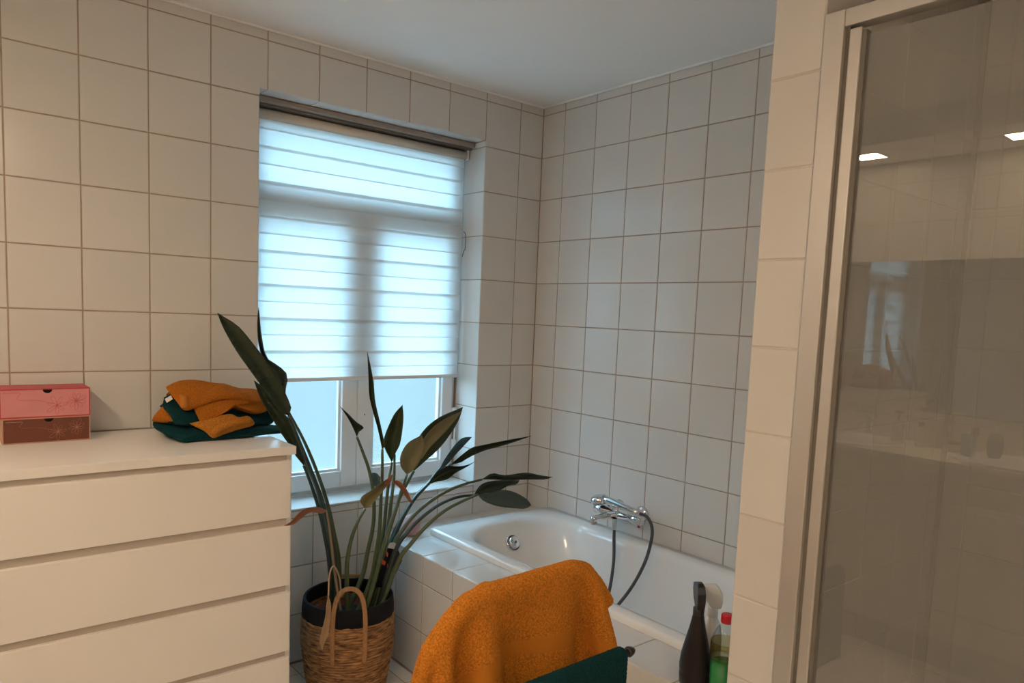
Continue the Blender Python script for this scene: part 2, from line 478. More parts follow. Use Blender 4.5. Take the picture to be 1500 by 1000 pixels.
mesh_obj('tile', [(x, 0, z) for x, z in _pl] + [(x, .007, z) for x, z in _pl], [(0, 1, 2, 5), (2, 3, 4, 5)] + [(k, 6 + k, 6 + (k + 1) % 6, (k + 1) % 6) for k in range(6)], TILE, wall_back)
# reveals, lintel and sill tiles
zs = cuts(WZ0 + .008, WZ1, ROW0, TH)
lay(wall_back, (WX1, 0, 0), (0, -1, 0), (0, 0, 1), [(-REV, 0, a, b) for a, b in zip(zs[:-1], zs[1:])])
lay(wall_back, (WX0, 0, 0), (0, 1, 0), (0, 0, 1), [(0, REV, a, b) for a, b in zip(zs[:-1], zs[1:])])
xs = cuts(WX0, WX1, c10, TW)
lay(wall_back, (0, 0, WZ1), (1, 0, 0), (0, -1, 0), [(a, b, -REV, 0) for a, b in zip(xs[:-1], xs[1:])])
xs2 = cuts(WX0, WX1, c10 + 0.06, TW)
lay(wall_back, (0, 0, WZ0 + .008), (1, 0, 0), (0, 1, 0), [(a, b, -0.004, REV) for a, b in zip(xs2[:-1], xs2[1:])])
# right wall tiles (u = +Y reversed so that the face looks to -X)
d0 = 0.1506
us = cuts(0.0, 2.80, d0, TW)
lay(wall_right, (0, 0, 0), (0, -1, 0), (0, 0, 1), grid_rects(us, ROWS))
# left wall tiles around the mirror
us = cuts(-2.8, 0.0, -0.15, TW)
lay(wall_left, (XL, 0, 0), (0, 1, 0), (0, 0, 1), grid_rects(us, [z for z in ROWS if z > .75]))
# floor tiles
FT = 0.30
lay(floor, (0, 0, 0), (1, 0, 0), (0, 1, 0), grid_rects(cuts(XL, -0.87, -0.93, FT), cuts(YR, 0, -0.09, FT)), FLOORT)
# bead between wall and ceiling
structure(MB().box(XL, 0, -.010, .0, CEIL - .008, CEIL + .001, .003).build('trim_1', PLASTER))
structure(MB().box(-.010, 0, -1.752, -.010, CEIL - .008, CEIL + .001, .003).build('trim_2', PLASTER))

# partition wall between bath and shower; its tiled end faces the room
PX, PY0, PY1 = -0.868, -1.752, -1.873
part_w = structure(MB().box(PX + GY, 0, PY1 + GY, PY0 - GY, 0, CEIL).build('wall_partition', GROUTL))
rows_p = cuts(0.0, CEIL, ROW0 - 0.008, TH)
lay(part_w, (PX, 0, 0), (0, -1, 0), (0, 0, 1), [(-PY0, -PY1, a, b) for a, b in zip(rows_p[:-1], rows_p[1:])])
us = cuts(PX, 0, PX + .2, TW)
lay(part_w, (0, PY1, 0), (1, 0, 0), (0, 0, 1), grid_rects(us, rows_p))
lay(part_w, (0, PY0, 0), (-1, 0, 0), (0, 0, 1), grid_rects(cuts(0, -PX, .14, TW), [z for z in rows_p if z > .55]))
# far side wall of the shower
SY1 = -2.80
end_w = structure(MB().box(PX, 0, SY1 - .12, SY1, 0, CEIL).build('wall_shower', WALLPAINT))
lay(end_w, (0, SY1 + .0075, 0), (-1, 0, 0), (0, 0, 1), grid_rects(cuts(0, -PX, .07, TW), rows_p))

# lowered soffit over the washbasins
structure(MB().box(XL, -2.85, YR + .4, -.001, 2.30, CEIL).build('ceiling_soffit', PLASTER))

# ------------------------------------------------------------------ window
FY = REV
win = structure(MB().build('window_1', UPVC)) if False else None
def rect_frame(mb, x0, x1, z0, z1, w, y0, y1, b=.004):
    mb.box(x0, x0 + w, y0, y1, z0, z1, b); mb.box(x1 - w, x1, y0, y1, z0, z1, b)
    mb.box(x0 + w, x1 - w, y0, y1, z0, z0 + w, b); mb.box(x0 + w, x1 - w, y0, y1, z1 - w, z1, b)
    return mb
mb = rect_frame(MB(), WX0, WX1, WZ0 + .008, WZ1, .026, FY + .012, FY + .075)
mb.box(WX0 + .03, WX1 - .03, FY + .002, FY + .075, 1.838, 1.882, .004)      # transom
window = structure(mb.build('window_1', UPVC))
MX = -0.868
def sash(x0, x1, z0, z1, wl, wr, wb, wt, name='sash'):
    m = MB()
    y0, y1 = FY - .006, FY + .05
    m.box(x0, x0 + wl, y0, y1, z0, z1, .004); m.box(x1 - wr, x1, y0, y1, z0, z1, .004)
    m.box(x0 + wl, x1 - wr, y0, y1, z0, z0 + wb, .004); m.box(x0 + wl, x1 - wr, y0, y1, z1 - wt, z1, .004)
    s = m.build(name, UPVC, window)
    MB().box(x0 + wl - .004, x1 - wr + .004, FY + .024, FY + .030, z0 + wb - .004, z1 - wt + .004).build('pane', FROST, s)
    b = rect_frame(MB(), x0 + wl - .001, x1 - wr + .001, z0 + wb - .001, z1 - wt + .001, .012, FY + .008, FY + .022, .002)
    b.build('glazing_bead', UPVC, s)
    return s
sl = sash(WX0 + .024, MX, WZ0 + .028, 1.836, .030, .073, .072, .030)
sr = sash(MX + .001, WX1 - .022, WZ0 + .028, 1.836, .078, .060, .072, .030)
sash(WX0 + .024, WX1 - .03, 1.884, WZ1 - .03, .03, .04, .026, .03)
# hinges on the right hand jamb
for zz in (0.80, 0.955):
    MB().box(WX1 - .024, WX1 - .008, FY - .030, FY - .004, zz - .028, zz + .028, .004).build('hinge', UPVC, sr)
MB().tube([(WX1 - .016, FY - .024, .81), (WX1 - .016, FY - .024, .95)], .004, 8).build('hinge_pin', UPVC, sr)
MB().lathe([(0, -.0015), (.003, -.0012), (.004, .001)], (-.831, FY - .006, .972), 12, 'Y').build('screw_cap', ALUD, sr)

# ------------------------------------------------------------------ zebra roller blind
BX0, BX1, BYF = -1.352, -0.360, 0.128
bl = thing('roller_blind', (-.86, BYF, 2.18), 'white day-and-night roller blind half lowered in the tiled window recess', 'blind')
hr = part(MB().box(WX0 + .002, WX1 - .002, .076, .163, 2.192, 2.2125, .003).build('headrail', BRONZE), bl)
part(MB().box(WX0 + .003, WX1 - .003, .098, .160, 2.184, 2.192).build('headrail_gap_shade', ALUD), bl)  # dark strip painting in the shaded gap between headrail and roller
part(MB().tube([(BX0 - .004, .138, 2.160), (BX1 + .004, .138, 2.160)], .0215, 24).build('roller', CREAM, None, True), bl)
for x in (BX0 - .012, BX1 + .004):
    part(MB().box(x, x + .008, .114, .160, 2.140, 2.184, .003).build('end_bracket', UPVC), bl)
PER, BFH, BRH = 0.131, 0.072, 0.078
zb = 1.146
YB = BYF + .0055
k = 0
while True:
    z = zb + .040 + k * PER
    if z > 2.14: break
    part(MB().box(BX0 + .003, BX1 - .005, BYF - .0006, BYF, z, min(z + BFH, 2.150)).build('fabric_band', BAND_F), bl)
    k += 1
k = -1
while True:
    z = zb + .040 + BFH - .0095 + k * PER
    if z > 2.14: break
    z0 = max(z, zb - .004); z1 = min(z + BRH, 2.150)
    if z1 - z0 > .01:
        part(MB().box(BX0, BX1, YB, YB + .0006, z0, z1).build('fabric_band', BAND_R), bl)
    k += 1
part(MB().box(BX0, BX1, BYF - .0002, BYF + .0002, zb, 2.150).build('sheer_layer', SHEER), bl)
part(MB().box(BX0, BX1, BYF - .004, YB + .004, zb - .016, zb, .004).build('bottom_bar', UPVC), bl)
part(MB().tube(catmull([(BX1 + .004, .126, 1.815), (BX1 + .010, .118, 1.80), (BX1 + .011, .118, 1.74), (BX1 + .006, .122, 1.725), (BX1 + .002, .127, 1.70)]), .0016, 6).build('chain_clip', BLACK), bl)

# ================================================================== BATH
DK, AX = 0.494, -0.865            # deck height, apron plane
TX0, TY0, TY1 = -0.690, -0.150, -1.745
def rr(x0, x1, y0, y1, r, n=8):   # rounded rectangle, counter-clockwise; r = radii of (+x+y, -x+y, -x-y, +x-y)
    rs = r if isinstance(r, (tuple, list)) else (r,) * 4
    out = []
    for (cx, cy, sx, sy, a0, q) in ((x1, y1, -1, -1, 0, rs[0]), (x0, y1, 1, -1, PI / 2, rs[1]), (x0, y0, 1, 1, PI, rs[2]), (x1, y0, -1, 1, 1.5 * PI, rs[3])):
        for k in range(n):
            a = a0 + (PI / 2) * k / (n - 1)
            out.append((cx + sx * q + q * math.cos(a), cy + sy * q + q * math.sin(a)))
    return out
sur = thing('bath_surround', (AX, -.9, 0), 'tiled built-in bath surround with cream tiled apron and ledge', 'bath surround')
mb = MB()
mb.box(AX + GY, AX + .05, PY0, -.002, 0, DK - GY)
mb.box(AX + .05, TX0 + .03, PY0, -.002, DK - .05, DK - GY)
mb.box(TX0 + .03, -.002, TY0 - .03, -.002, DK - .05, DK - GY)
part(mb.build('core', GROUT), sur)
ys = cuts(0.0, -PY0, 0.19, TW)
def lay_part(root, *a, **k):
    lay(root, *a, **k)
# apron (parent sits off-origin, so express the origin relative to it)
ro = Vector(sur.location)
lay(sur, Vector((AX, 0, 0)) - ro, (0, -1, 0), (0, 0, 1), grid_rects(ys, [0.0, .186, .383, DK]))
lay(sur, Vector((0, 0, DK)) - ro, (0, -1, 0), (1, 0, 0), [(a, b, AX, TX0 + .02) for a, b in zip(ys[:-1], ys[1:])])
xs = cuts(TX0 + .02, 0, -.14, TW)
lay(sur, Vector((0, 0, DK)) - ro, (1, 0, 0), (0, 1, 0), [(a, b, TY0 - .01, 0) for a, b in zip(xs[:-1], xs[1:])])

tub = thing('bathtub', (-.35, -.95, .1), 'white enamelled built-in bathtub with rounded head end and chrome overflow', 'bathtub')
RT = 0.520
loops = []
def addloop(x0, x1, y0, y1, r, z): loops.append([(x, y, z) for x, y in rr(x0, x1, y0, y1, r, 10)])
ox0, ox1, oy0, oy1 = TX0, -.004, TY1, TY0
addloop(ox0, ox1, oy0, oy1, .030, DK + .001)
addloop(ox0, ox1, oy0, oy1, .030, RT - .009)
addloop(ox0 + .003, ox1 - .001, oy0 + .003, oy1 - .003, .032, RT - .003)
addloop(ox0 + .010, ox1 - .002, oy0 + .010, oy1 - .010, .036, RT)
addloop(ox0 + .040, ox1 - .035, oy0 + .03, oy1 - .055, (.16, .16, .09, .09), RT - .001)
addloop(ox0 + .062, ox1 - .055, oy0 + .05, oy1 - .080, (.20, .20, .12, .12), RT - .004)
addloop(ox0 + .074, ox1 - .066, oy0 + .06, oy1 - .094, (.22, .22, .13, .13), RT - .014)
addloop(ox0 + .082, ox1 - .074, oy0 + .066, oy1 - .106, (.22, .22, .13, .13), RT - .035)
addloop(ox0 + .100, ox1 - .090, oy0 + .09, oy1 - .160, (.22, .22, .13, .13), .40)
addloop(ox0 + .120, ox1 - .110, oy0 + .12, oy1 - .260, (.21, .21, .13, .13), .26)
addloop(ox0 + .142, ox1 - .130, oy0 + .15, oy1 - .350, (.19, .19, .12, .12), .155)
addloop(ox0 + .170, ox1 - .158, oy0 + .18, oy1 - .410, (.16, .16, .10, .10), .115)
addloop(ox0 + .22, ox1 - .20, oy0 + .25, oy1 - .50, (.11, .11, .08, .08), .105)
V = []; Fc = []; n = len(loops[0])
for lp in loops: V += lp
for i in range(len(loops) - 1):
    for k in range(n):
        k2 = (k + 1) % n
        Fc.append((i * n + k, i * n + k2, (i + 1) * n + k2, (i + 1) * n + k))
Fc.append(tuple((len(loops) - 1) * n + k for k in range(n)))
shell = part(mesh_obj('shell', V, Fc, ENAMEL, None, True), tub)
# overflow rosette on the sloping head end
oc = Vector((-.335, -.302, .432))
nrm = Vector((0, -0.80, 0.45)).normalized()
q = Vector((0, 0, 1)).rotation_difference(nrm).to_matrix().to_4x4()
def placed(mbx, name, m, c, rot, root, smooth=True):
    o = mbx.build(name, m, None, smooth)
    for v in o.data.vertices: v.co = (rot @ v.co) + Vector(c)
    return part(o, root)
placed(MB().lathe([(.0, .003), (.034, .003), (.036, .0), (.036, -.03), (0, -.03)], seg=32), 'overflow_plate', CHROME, oc, q, tub)
placed(MB().lathe([(.029, .0034), (.0335, .0034)], seg=32), 'overflow_gap', BLACK, oc, q, tub)
_k = placed(MB().lathe([(.0, .019), (.022, .018), (.027, .014), (.027, .003)], seg=32), 'overflow_knob', CHROME, oc, q, tub)
_s = placed(MB().lathe([(.0, .0205), (.006, .0205), (.006, .018)], seg=16), 'overflow_screw', ALUD, oc, q, tub); sub(_s, _k)

# ------------------------------------------------------------------ bath mixer with hand shower
mx = thing('bath_mixer', (-.05, -.68, .615), 'chrome wall-mounted bath mixer with hand shower and dark hose', 'bath mixer')
BZ, BX = .616, -.075
part(MB().lathe([(0, -.130), (.019, -.130), (.022, -.126), (.022, -.075), (.0195, -.073), (.0195, .073), (.022, .075), (.022, .128), (.018, .132), (0, .132)], (BX, -.680, BZ), 28, 'Y').build('mixer_body', CHROME, None, True), mx)
for yy in (-.745, -.615):
    part(MB().lathe([(.034, 0), (.034, -.004), (.026, -.012), (.016, -.016), (.016, -.07)], (0, yy, .622), 28, 'X').build('wall_rosette', CHROME, None, True), mx)
part(MB().box(BX - .012, BX - .002, -.802, -.792, BZ - .029, BZ - .020, .002).build('temperature_stop', mat('red_dot', (.5, .03, .02), .4)), mx)
part(MB().tube(catmull([(BX, -.672, BZ - .004), (BX - .05, -.664, BZ - .004), (BX - .10, -.652, BZ - .008), (BX - .128, -.645, BZ - .014)]), [.020] * 8 + [.019, .019, .018, .017, .017, .017, .018, .018, .018, .018, .018][:11], 16, True, .75).build('spout', CHROME, None, True), mx)
part(MB().lathe([(0, -.034), (.012, -.034), (.0135, -.03), (.0135, -.01)], (BX - .118, -.648, BZ), 18).build('aerator', ALU, None, True), mx)
part(MB().lathe([(0, -.060), (.009, -.060), (.0105, -.056), (.0105, -.012)], (BX - .035, -.690, BZ), 18).build('hose_outlet', CHROME, None, True), mx)
part(MB().box(BX - .022, BX - .010, -.690, -.676, BZ + .01, BZ + .056, .004).build('cradle', CHROME), mx)
h0, h1 = Vector((-.115, -.625, .676)), Vector((-.108, -.822, .655))
hs = part(MB().tube([h0, h0.lerp(h1, .15), h0.lerp(h1, .5), h0.lerp(h1, .85), h1], [.018, .0175, .0155, .0145, .013], 18).build('hand_shower', CHROME, None, True), mx)
hc = Vector((-.118, -.604, .669))
q2 = Euler((math.radians(-8), math.radians(-6), 0)).to_matrix().to_4x4()
_h = placed(MB().lathe([(0, .017), (.028, .015), (.036, .008), (.038, -.004), (.036, -.014)], seg=32), 'shower_head', CHROME, hc, q2, mx); sub(_h, hs)
_h = placed(MB().lathe([(.036, -.013), (.033, -.017), (.0, -.017)], seg=32), 'spray_plate', RUBBER, hc, q2, mx); sub(_h, hs)
hp = catmull([h1 + Vector((0, .004, .001)), (-.104, -.855, .650), (-.104, -.882, .617), (-.110, -.889, .565), (-.125, -.875, .47), (-.150, -.835, .36), (-.185, -.785, .262), (-.205, -.755, .215), (-.20, -.735, .20), (-.185, -.728, .235), (-.155, -.725, .33), (-.128, -.712, .43), (-.113, -.694, .52), (BX - .035, -.690, BZ - .052)], 8)
part(MB().tube(hp, .0068, 12).build('hose', RUBBER, None, True), mx)

# ================================================================== CHEST OF DRAWERS
CX0, CX1, CYF, CYB, CT = -2.236, -1.448, -0.530, -0.012, 0.997
chest = thing('chest_of_drawers', ((CX0 + CX1) / 2, -.27, 0), 'white four-drawer chest with handleless fronts beside the window', 'chest of drawers')
part(MB().box(CX0 - .002, CX1 + .004, CYF - .002, CYB, CT - .026, CT, .0015).build('top_panel', LACQ), chest)
mb = MB()
mb.box(CX0, CX0 + .02, CYF + .024, CYB, .0, CT - .026); mb.box(CX1 - .02, CX1, CYF + .024, CYB, .0, CT - .026)
mb.box(CX0, CX1, CYB - .01, CYB, .02, CT - .026); mb.box(CX0 + .02, CX1 - .02, CYF + .05, CYB, 0, .08)
part(mb.build('carcass', LACQ), chest)
for z0, z1 in ((.950, CT - .026), (.740, .770), (.522, .550), (.305, .331)):
    part(MB().box(CX0 + .012, CX1 - .020, CYF + .0150, CYF + .0185, z0, z1).build('grip_rail', GAPIN), chest)
for z0, z1 in ((.768, .953), (.548, .742), (.329, .524), (.105, .307)):
    d = part(MB().box(CX0 - .001, CX1 - .012, CYF, CYF + .019, z0, z1, .0015).build('drawer_front', LACQ), chest)
    s = MB().box(CX0 + .03, CX1 - .03, CYF + .019, CYB - .03, z0 + .02, z1 - .03).build('drawer_tray', GAPIN)
    s.parent = d; s.matrix_parent_inverse = d.matrix_parent_inverse.copy(); s.matrix_parent_inverse = Matrix.Identity(4)
part(MB().box(CX0 + .02, CX1 - .03, CYF + .012, CYF + .022, .0, .1).build('plinth', LACQ), chest)

# ------------------------------------------------------------------ two paper drawer boxes
PINKF = mat('pink_print', (.62, .24, .25), .45, noise_amt=.12, noise_scale=12)
PINKE = mat('crimson_card', (.50, .03, .05), .4, noise_amt=.06)
BRNF = mat('brown_print', (.15, .042, .022), .42, noise_amt=.2, noise_scale=12)
BRNE = mat('salmon_edge', (.55, .30, .20), .5)
REDL = mat('red_line', (.50, .07, .09), .5)
COPL = mat('copper_line', (.42, .20, .12), .4)
PINKL = mat('pale_pink_line', (.80, .50, .47), .5)
def flower_lines(mb, cx, cz, R, npet, rot, y, ox=0.0):
    for k in range(npet):
        a = rot + 2 * PI * k / npet
        L = R * random.uniform(.75, 1.1); w = L * .15
        pts = []
        for i in range(15):
            t = 2 * PI * i / 14
            u = L * .5 * (1 - math.cos(t)); v = w * math.sin(t) * (1 - .35 * math.cos(t))
            pts.append((cx + u * math.cos(a) - v * math.sin(a), y, cz + u * math.sin(a) + v * math.cos(a)))
        mb.tube(pts, .00035, 4)
    for k in range(9):
        a = rot + .2 + 2 * PI * k / 9; L = R * random.uniform(.3, .5)
        mb.tube([(cx, y, cz), (cx + L * math.cos(a), y, cz + L * math.sin(a))], .0003, 4)
def paper_box(x0, x1, z0, z1, face, edge, line, line2, label, yf=-.150, yb=-.022):
    t = thing('drawer_box', ((x0 + x1) / 2, (yf + yb) / 2, z0), label, 'storage box', 'small drawer boxes stacked on the chest')
    mb = MB()
    e = .0028
    mb.box(x0, x1, yf, yb, z1 - e, z1); mb.box(x0, x1, yf, yb, z0, z0 + e)
    mb.box(x0, x0 + e, yf, yb, z0 + e, z1 - e); mb.box(x1 - e, x1, yf, yb, z0 + e, z1 - e); mb.box(x0 + e, x1 - e, yb - e, yb, z0 + e, z1 - e)
    part(mb.build('sleeve', edge), t)
    # drawer front with a half-round finger notch
    xc, r = (x0 + x1) / 2 + .004, .0125
    zt, zb_, xa, xb = z1 - e - .0005, z0 + e + .0005, x0 + e + .0005, x1 - e - .0005
    prof = [(xa, zb_), (xb, zb_), (xb, zt)] + [(xc + r * math.cos(a), zt - r * .85 * math.sin(a)) for a in [PI * k / 12 for k in range(13)]] + [(xa, zt)]
    n = len(prof); yo = yf + .0006
    V = [(x, yo, z) for x, z in prof] + [(x, yo + .003, z) for x, z in prof]
    Fc = [tuple(range(n)), tuple(range(2 * n - 1, n - 1, -1))] + [(k, n + k, n + (k + 1) % n, (k + 1) % n) for k in range(n)]
    df = part(mesh_obj('drawer_front', V, Fc, face), t)
    part(MB().box(xa, xb, yo + .02, yo + .022, zb_, zt).build('drawer_inside', BLACK), t)
    m1 = MB()
    y = yo - .0003
    H = z1 - z0; Wd = x1 - x0
    flower_lines(m1, x0 + .62 * Wd, z0 + .40 * H, .34 * H, 7, .2, y)
    flower_lines(m1, x0 + .84 * Wd, z0 + .54 * H, .34 * H, 9, .5, y)
    m1.tube(catmull([(x0 + .23 * Wd, y, z0 + .86 * H), (x0 + .19 * Wd, y, z0 + .70 * H), (x0 + .23 * Wd, y, z0 + .62 * H), (x0 + .42 * Wd, y, z0 + .60 * H), (x0 + .58 * Wd, y, z0 + .45 * H)]), .0003, 4)
    sub(m1.build('flower_print', line), df)
    m2 = MB(); m2.box(x0 + .04 * Wd, x0 + .22 * Wd, y - .0002, y + .0002, z1 - .011, z1 - .0095)
    sub(m2.build('printed_line', line2), df)
    return t
paper_box(-2.176, -1.950, CT + .0005, 1.073, BRNF, BRNE, COPL, COPL, 'dark brown drawer box with copper flower print, lower of the two')
paper_box(-2.181, -1.949, 1.0735, 1.160, PINKF, PINKE, REDL, REDL, 'pink and crimson drawer box with red flower print, on the brown one')

# ================================================================== FOLDED TOWELS ON THE CHEST
def slab(name, outline, zc, t, m, root=None, seed=0, amp=.006, rings=9, freq=9.0, edge=.5, folds=None):
    """a soft folded cloth: outline (x, y) points, zc(x, y) gives the under side, t the thickness"""
    P = catmull([(x, y, 0) for x, y in outline] + [(outline[0][0], outline[0][1], 0)], 8)[:-1]
    c = sum(P, Vector()) / len(P); n = len(P); V = []; Fc = []
    def topo(sign):
        idx = []
        for r in range(rings + 1):
            f = r / rings
            ring = []
            for k in range(n):
                p = c.lerp(P[k], f)
                s = 1.0 if f < .001 else max(0.0, 1 - max(0, (f - .78) / .22) ** 2.4) ** .5
                nz = noise.noise(Vector((p.x * freq + seed * 7.1, p.y * freq, seed * 3.3)))
                nz2 = noise.noise(Vector((p.x * freq * 3 + seed, p.y * freq * 3, seed * 1.7)))
                zz = zc(p.x, p.y) + t / 2 + sign * (t / 2) * s + (amp * nz + amp * .4 * nz2) * (1 if sign > 0 else .6)
                if folds and sign > 0: zz += folds(p.x, p.y)
                V.append((p.x, p.y, zz)); ring.append(len(V) - 1)
            idx.append(ring)
        return idx
    a = topo(1); b = topo(-1)
    for r in range(rings):
        for k in range(n):
            k2 = (k + 1) % n
            Fc.append((a[r][k], a[r + 1][k], a[r + 1][k2], a[r][k2]))
            Fc.append((b[r][k], b[r][k2], b[r + 1][k2], b[r + 1][k]))
    for k in range(n):
        k2 = (k + 1) % n
        Fc.append((a[rings][k], b[rings][k], b[rings][k2], a[rings][k2]))
    o = mesh_obj(name, V, Fc, m, None, True)
    bm = bmesh.new(); bm.from_mesh(o.data); bmesh.ops.remove_doubles(bm, verts=bm.verts, dist=1e-5)
    bmesh.ops.recalc_face_normals(bm, faces=bm.faces); bm.to_mesh(o.data); bm.free()
    if root: part(o, root)
    return o
G = 'folded towels piled on the chest'
def fold(name, pts, t, m, root, seed, dome=.012, amp=.004, rings=12):
    """one ply of a folded towel: outline given as it shows in the photograph with a depth for each point"""
    O = []
    for x, y, Y in pts:
        Yd = -.10 + (Y + .12) * (.235 / .31)
        p = at(215 + x / 6.667, 545 + y / 6.667, Yd)
        p.z = max(p.z, CT + .004 + t * .5)
        O.append(p)
    P = catmull(O + [O[0]], 7)[:-1]
    c = sum(P, Vector()) / len(P); n = len(P)
    nrm = Vector()
    for a_, b_ in zip(P, P[1:] + P[:1]): nrm += (a_ - c).cross(b_ - c)
    nrm.normalize()
    if nrm.dot(CAM - c) < 0: nrm = -nrm
    V = []; Fc = []; fs = [i / rings for i in range(rings - 2)] + [.90, .96, .99, 1.0]
    rg = []
    for sg in (1, -1):
        ids = []
        for f in fs:
            s_ = 1.0 if f < .9 else max(0, 1 - ((f - .9) / .1) ** 2) ** .5
            r_ = []
            for p in P:
                q_ = c.lerp(p, f)
                nz = noise.noise(Vector((q_.x * 16 + seed * 5, q_.y * 7, q_.z * 26 + seed)))
                rd = 1 - abs(noise.noise(Vector((q_.x * 11 + seed * 3, q_.y * 5 + q_.z * 20, seed * 2.0)))) * 2
                off = dome * (1 - f * f) + amp * nz + amp * .8 * rd * (1 - f ** 4)
                q_ = q_ + nrm * (off * (1 if sg > 0 else .3) + sg * t * .5 * s_)
                q_.z = max(q_.z, CT + .001)
                V.append(q_); r_.append(len(V) - 1)
            ids.append(r_)
        rg.append(ids)
    for ids, flip in ((rg[0], 0), (rg[1], 1)):
        for i in range(len(fs) - 1):
            for k in range(n):
                k2 = (k + 1) % n
                q4 = (ids[i][k], ids[i + 1][k], ids[i + 1][k2], ids[i][k2])
                Fc.append(q4 if not flip else q4[::-1])
    o = mesh_obj(name, V, Fc, m, None, True)
    bm = bmesh.new(); bm.from_mesh(o.data); bmesh.ops.remove_doubles(bm, verts=bm.verts, dist=1e-5)
    bmesh.ops.recalc_face_normals(bm, faces=bm.faces); bm.to_mesh(o.data); bm.free()
    return part(o, root)
def core(z0, z1, m, root, seed, x0=-1.735, x1=-1.485):
    slab('inner_fold', [(x0, -.09), (x0 - .008, -.18), (x0, -.275), (-1.66, -.29), (-1.56, -.285), (x1, -.27), (x1 + .006, -.18), (x1, -.09), (-1.56, -.08), (-1.66, -.08)], lambda x, y: z0, z1 - z0, m, root, seed, .002)
t1 = thing('folded_towel', (-1.61, -.20, CT), 'dark green towel folded flat at the bottom of the pile', 'towel', G)
core(CT + .003, CT + .045, TEAL, t1, 1, -1.75, -1.47)
fold('front_fold', [(60, 490, -.26), (240, 480, -.37), (420, 505, -.385), (560, 580, -.41), (650, 635, -.42), (900, 560, -.41), (1050, 510, -.38), (1250, 520, -.30), (1350, 600, -.31), (1310, 648, -.37), (1040, 602, -.405), (900, 640, -.415), (700, 680, -.425), (600, 655, -.425), (390, 692, -.43), (330, 682, -.425), (110, 570, -.34), (62, 525, -.28)], .013, TEAL, t1, 2, .010, .005)
fold('lower_fold', [(100, 560, -.33), (330, 675, -.43), (390, 690, -.435), (560, 650, -.43), (700, 682, -.432), (900, 680, -.43), (1100, 665, -.42), (1320, 655, -.40), (1440, 668, -.40), (1330, 640, -.36), (900, 640, -.40), (500, 640, -.41), (250, 600, -.37)], .010, TEAL, t1, 9, .004, .002)
t2 = thing('folded_towel', (-1.70, -.20, CT + .05), 'rust orange towel squeezed between the two dark green towels', 'towel', G)
core(CT + .047, CT + .068, ORANGE, t2, 3, -1.745, -1.52)
fold('front_fold', [(62, 482, -.27), (85, 430, -.25), (130, 375, -.25), (188, 338, -.29), (232, 420, -.345), (255, 478, -.37), (160, 487, -.33)], .012, ORANGE, t2, 4, .010)
t3 = thing('folded_towel', (-1.60, -.20, CT + .075), 'dark green towel with white care label, second from the top of the pile', 'towel', G)
core(CT + .070, CT + .104, TEAL, t3, 5)
fold('front_fold', [(168, 245, -.29), (240, 222, -.27), (370, 330, -.35), (600, 300, -.345), (900, 300, -.345), (1130, 320, -.29), (1215, 400, -.27), (1225, 500, -.28), (1050, 505, -.34), (800, 450, -.375), (520, 485, -.395), (300, 514, -.40), (215, 400, -.365), (158, 335, -.32)], .014, TEAL, t3, 6, .012, .007)
_lp = [at(215 + x / 6.667, 545 + y / 6.667, -.10 + (Y + .12) * (.235 / .31) - .010) for x, y, Y in ((176, 262, -.31), (236, 226, -.31), (255, 262, -.32), (196, 298, -.325))]
part(mesh_obj('care_label', _lp + [p + Vector((0, .0012, 0)) for p in _lp], [(0, 1, 2, 3), (7, 6, 5, 4), (0, 4, 5, 1), (1, 5, 6, 2), (2, 6, 7, 3), (3, 7, 4, 0)], mat('white_label', (.75, .73, .70), .6)), t3)
t4 = thing('rolled_towel', (-1.60, -.32, CT + .04), 'small ochre washcloth rolled up in front of the pile', 'towel', G)
fold('folded_cloth', [(415, 500, -.405), (600, 455, -.41), (800, 408, -.405), (895, 440, -.41), (985, 428, -.405), (1045, 480, -.405), (1035, 522, -.41), (900, 560, -.42), (760, 605, -.43), (650, 642, -.435), (560, 575, -.43), (480, 535, -.42)], .014, OCHRE, t4, 7, .012, .004)
_rp = [at(215 + x / 6.667, 545 + y / 6.667, -.10 + (Y + .12) * (.235 / .31)) for x, y, Y in ((650, 608, -.455), (690, 560, -.455), (760, 520, -.453), (880, 490, -.452), (1010, 470, -.445))]
_rc = catmull(_rp, 6)
part(MB().tube(_rc, [.006 + .007 * math.sin(PI * min(1, .25 + .7 * i / len(_rc))) for i in range(len(_rc))], 14, True, .9).build('rolled_edge', OCHRE, None, True), t4)
t5 = thing('folded_towel', (-1.60, -.20, CT + .11), 'bright orange towel with woven border, on top of the pile', 'towel', G)
core(CT + .106, CT + .145, ORANGE, t5, 8, -1.715, -1.49)
fold('lower_fold', [(455, 350, -.385), (700, 272, -.36), (900, 258, -.35), (1080, 288, -.33), (1165, 290, -.28), (1180, 370, -.30), (1060, 406, -.36), (900, 352, -.385), (830, 332, -.39), (700, 432, -.405), (548, 483, -.415), (490, 420, -.405)], .013, ORANGE, t5, 9, .012)
fold('upper_fold', [(188, 150, -.30), (300, 105, -.21), (400, 95, -.15), (640, 128, -.15), (860, 165, -.16), (1100, 200, -.19), (1165, 250, -.26), (1080, 290, -.345), (900, 257, -.375), (700, 268, -.385), (500, 328, -.405), (370, 367, -.415), (290, 280, -.37)], .014, ORANGE, t5, 10, .020, .006)
_bd = [at(215 + x / 6.667, 545 + y / 6.667, -.10 + (Y + .12) * (.235 / .31) - .024) for x, y, Y in ((300, 128, -.24), (395, 130, -.25), (412, 230, -.33), (408, 335, -.395), (345, 335, -.395), (320, 230, -.33))]
part(mesh_obj('woven_border', _bd + [p + Vector((0, .01, -.004)) for p in _bd], [(0, 1, 2, 5), (5, 2, 3, 4)] + [(k, 6 + k, 6 + (k + 1) % 6, (k + 1) % 6) for k in range(6)], mat('orange_border', (.50, .17, .02), .85, bump=.4, bump_scale=300), None, True), t5)

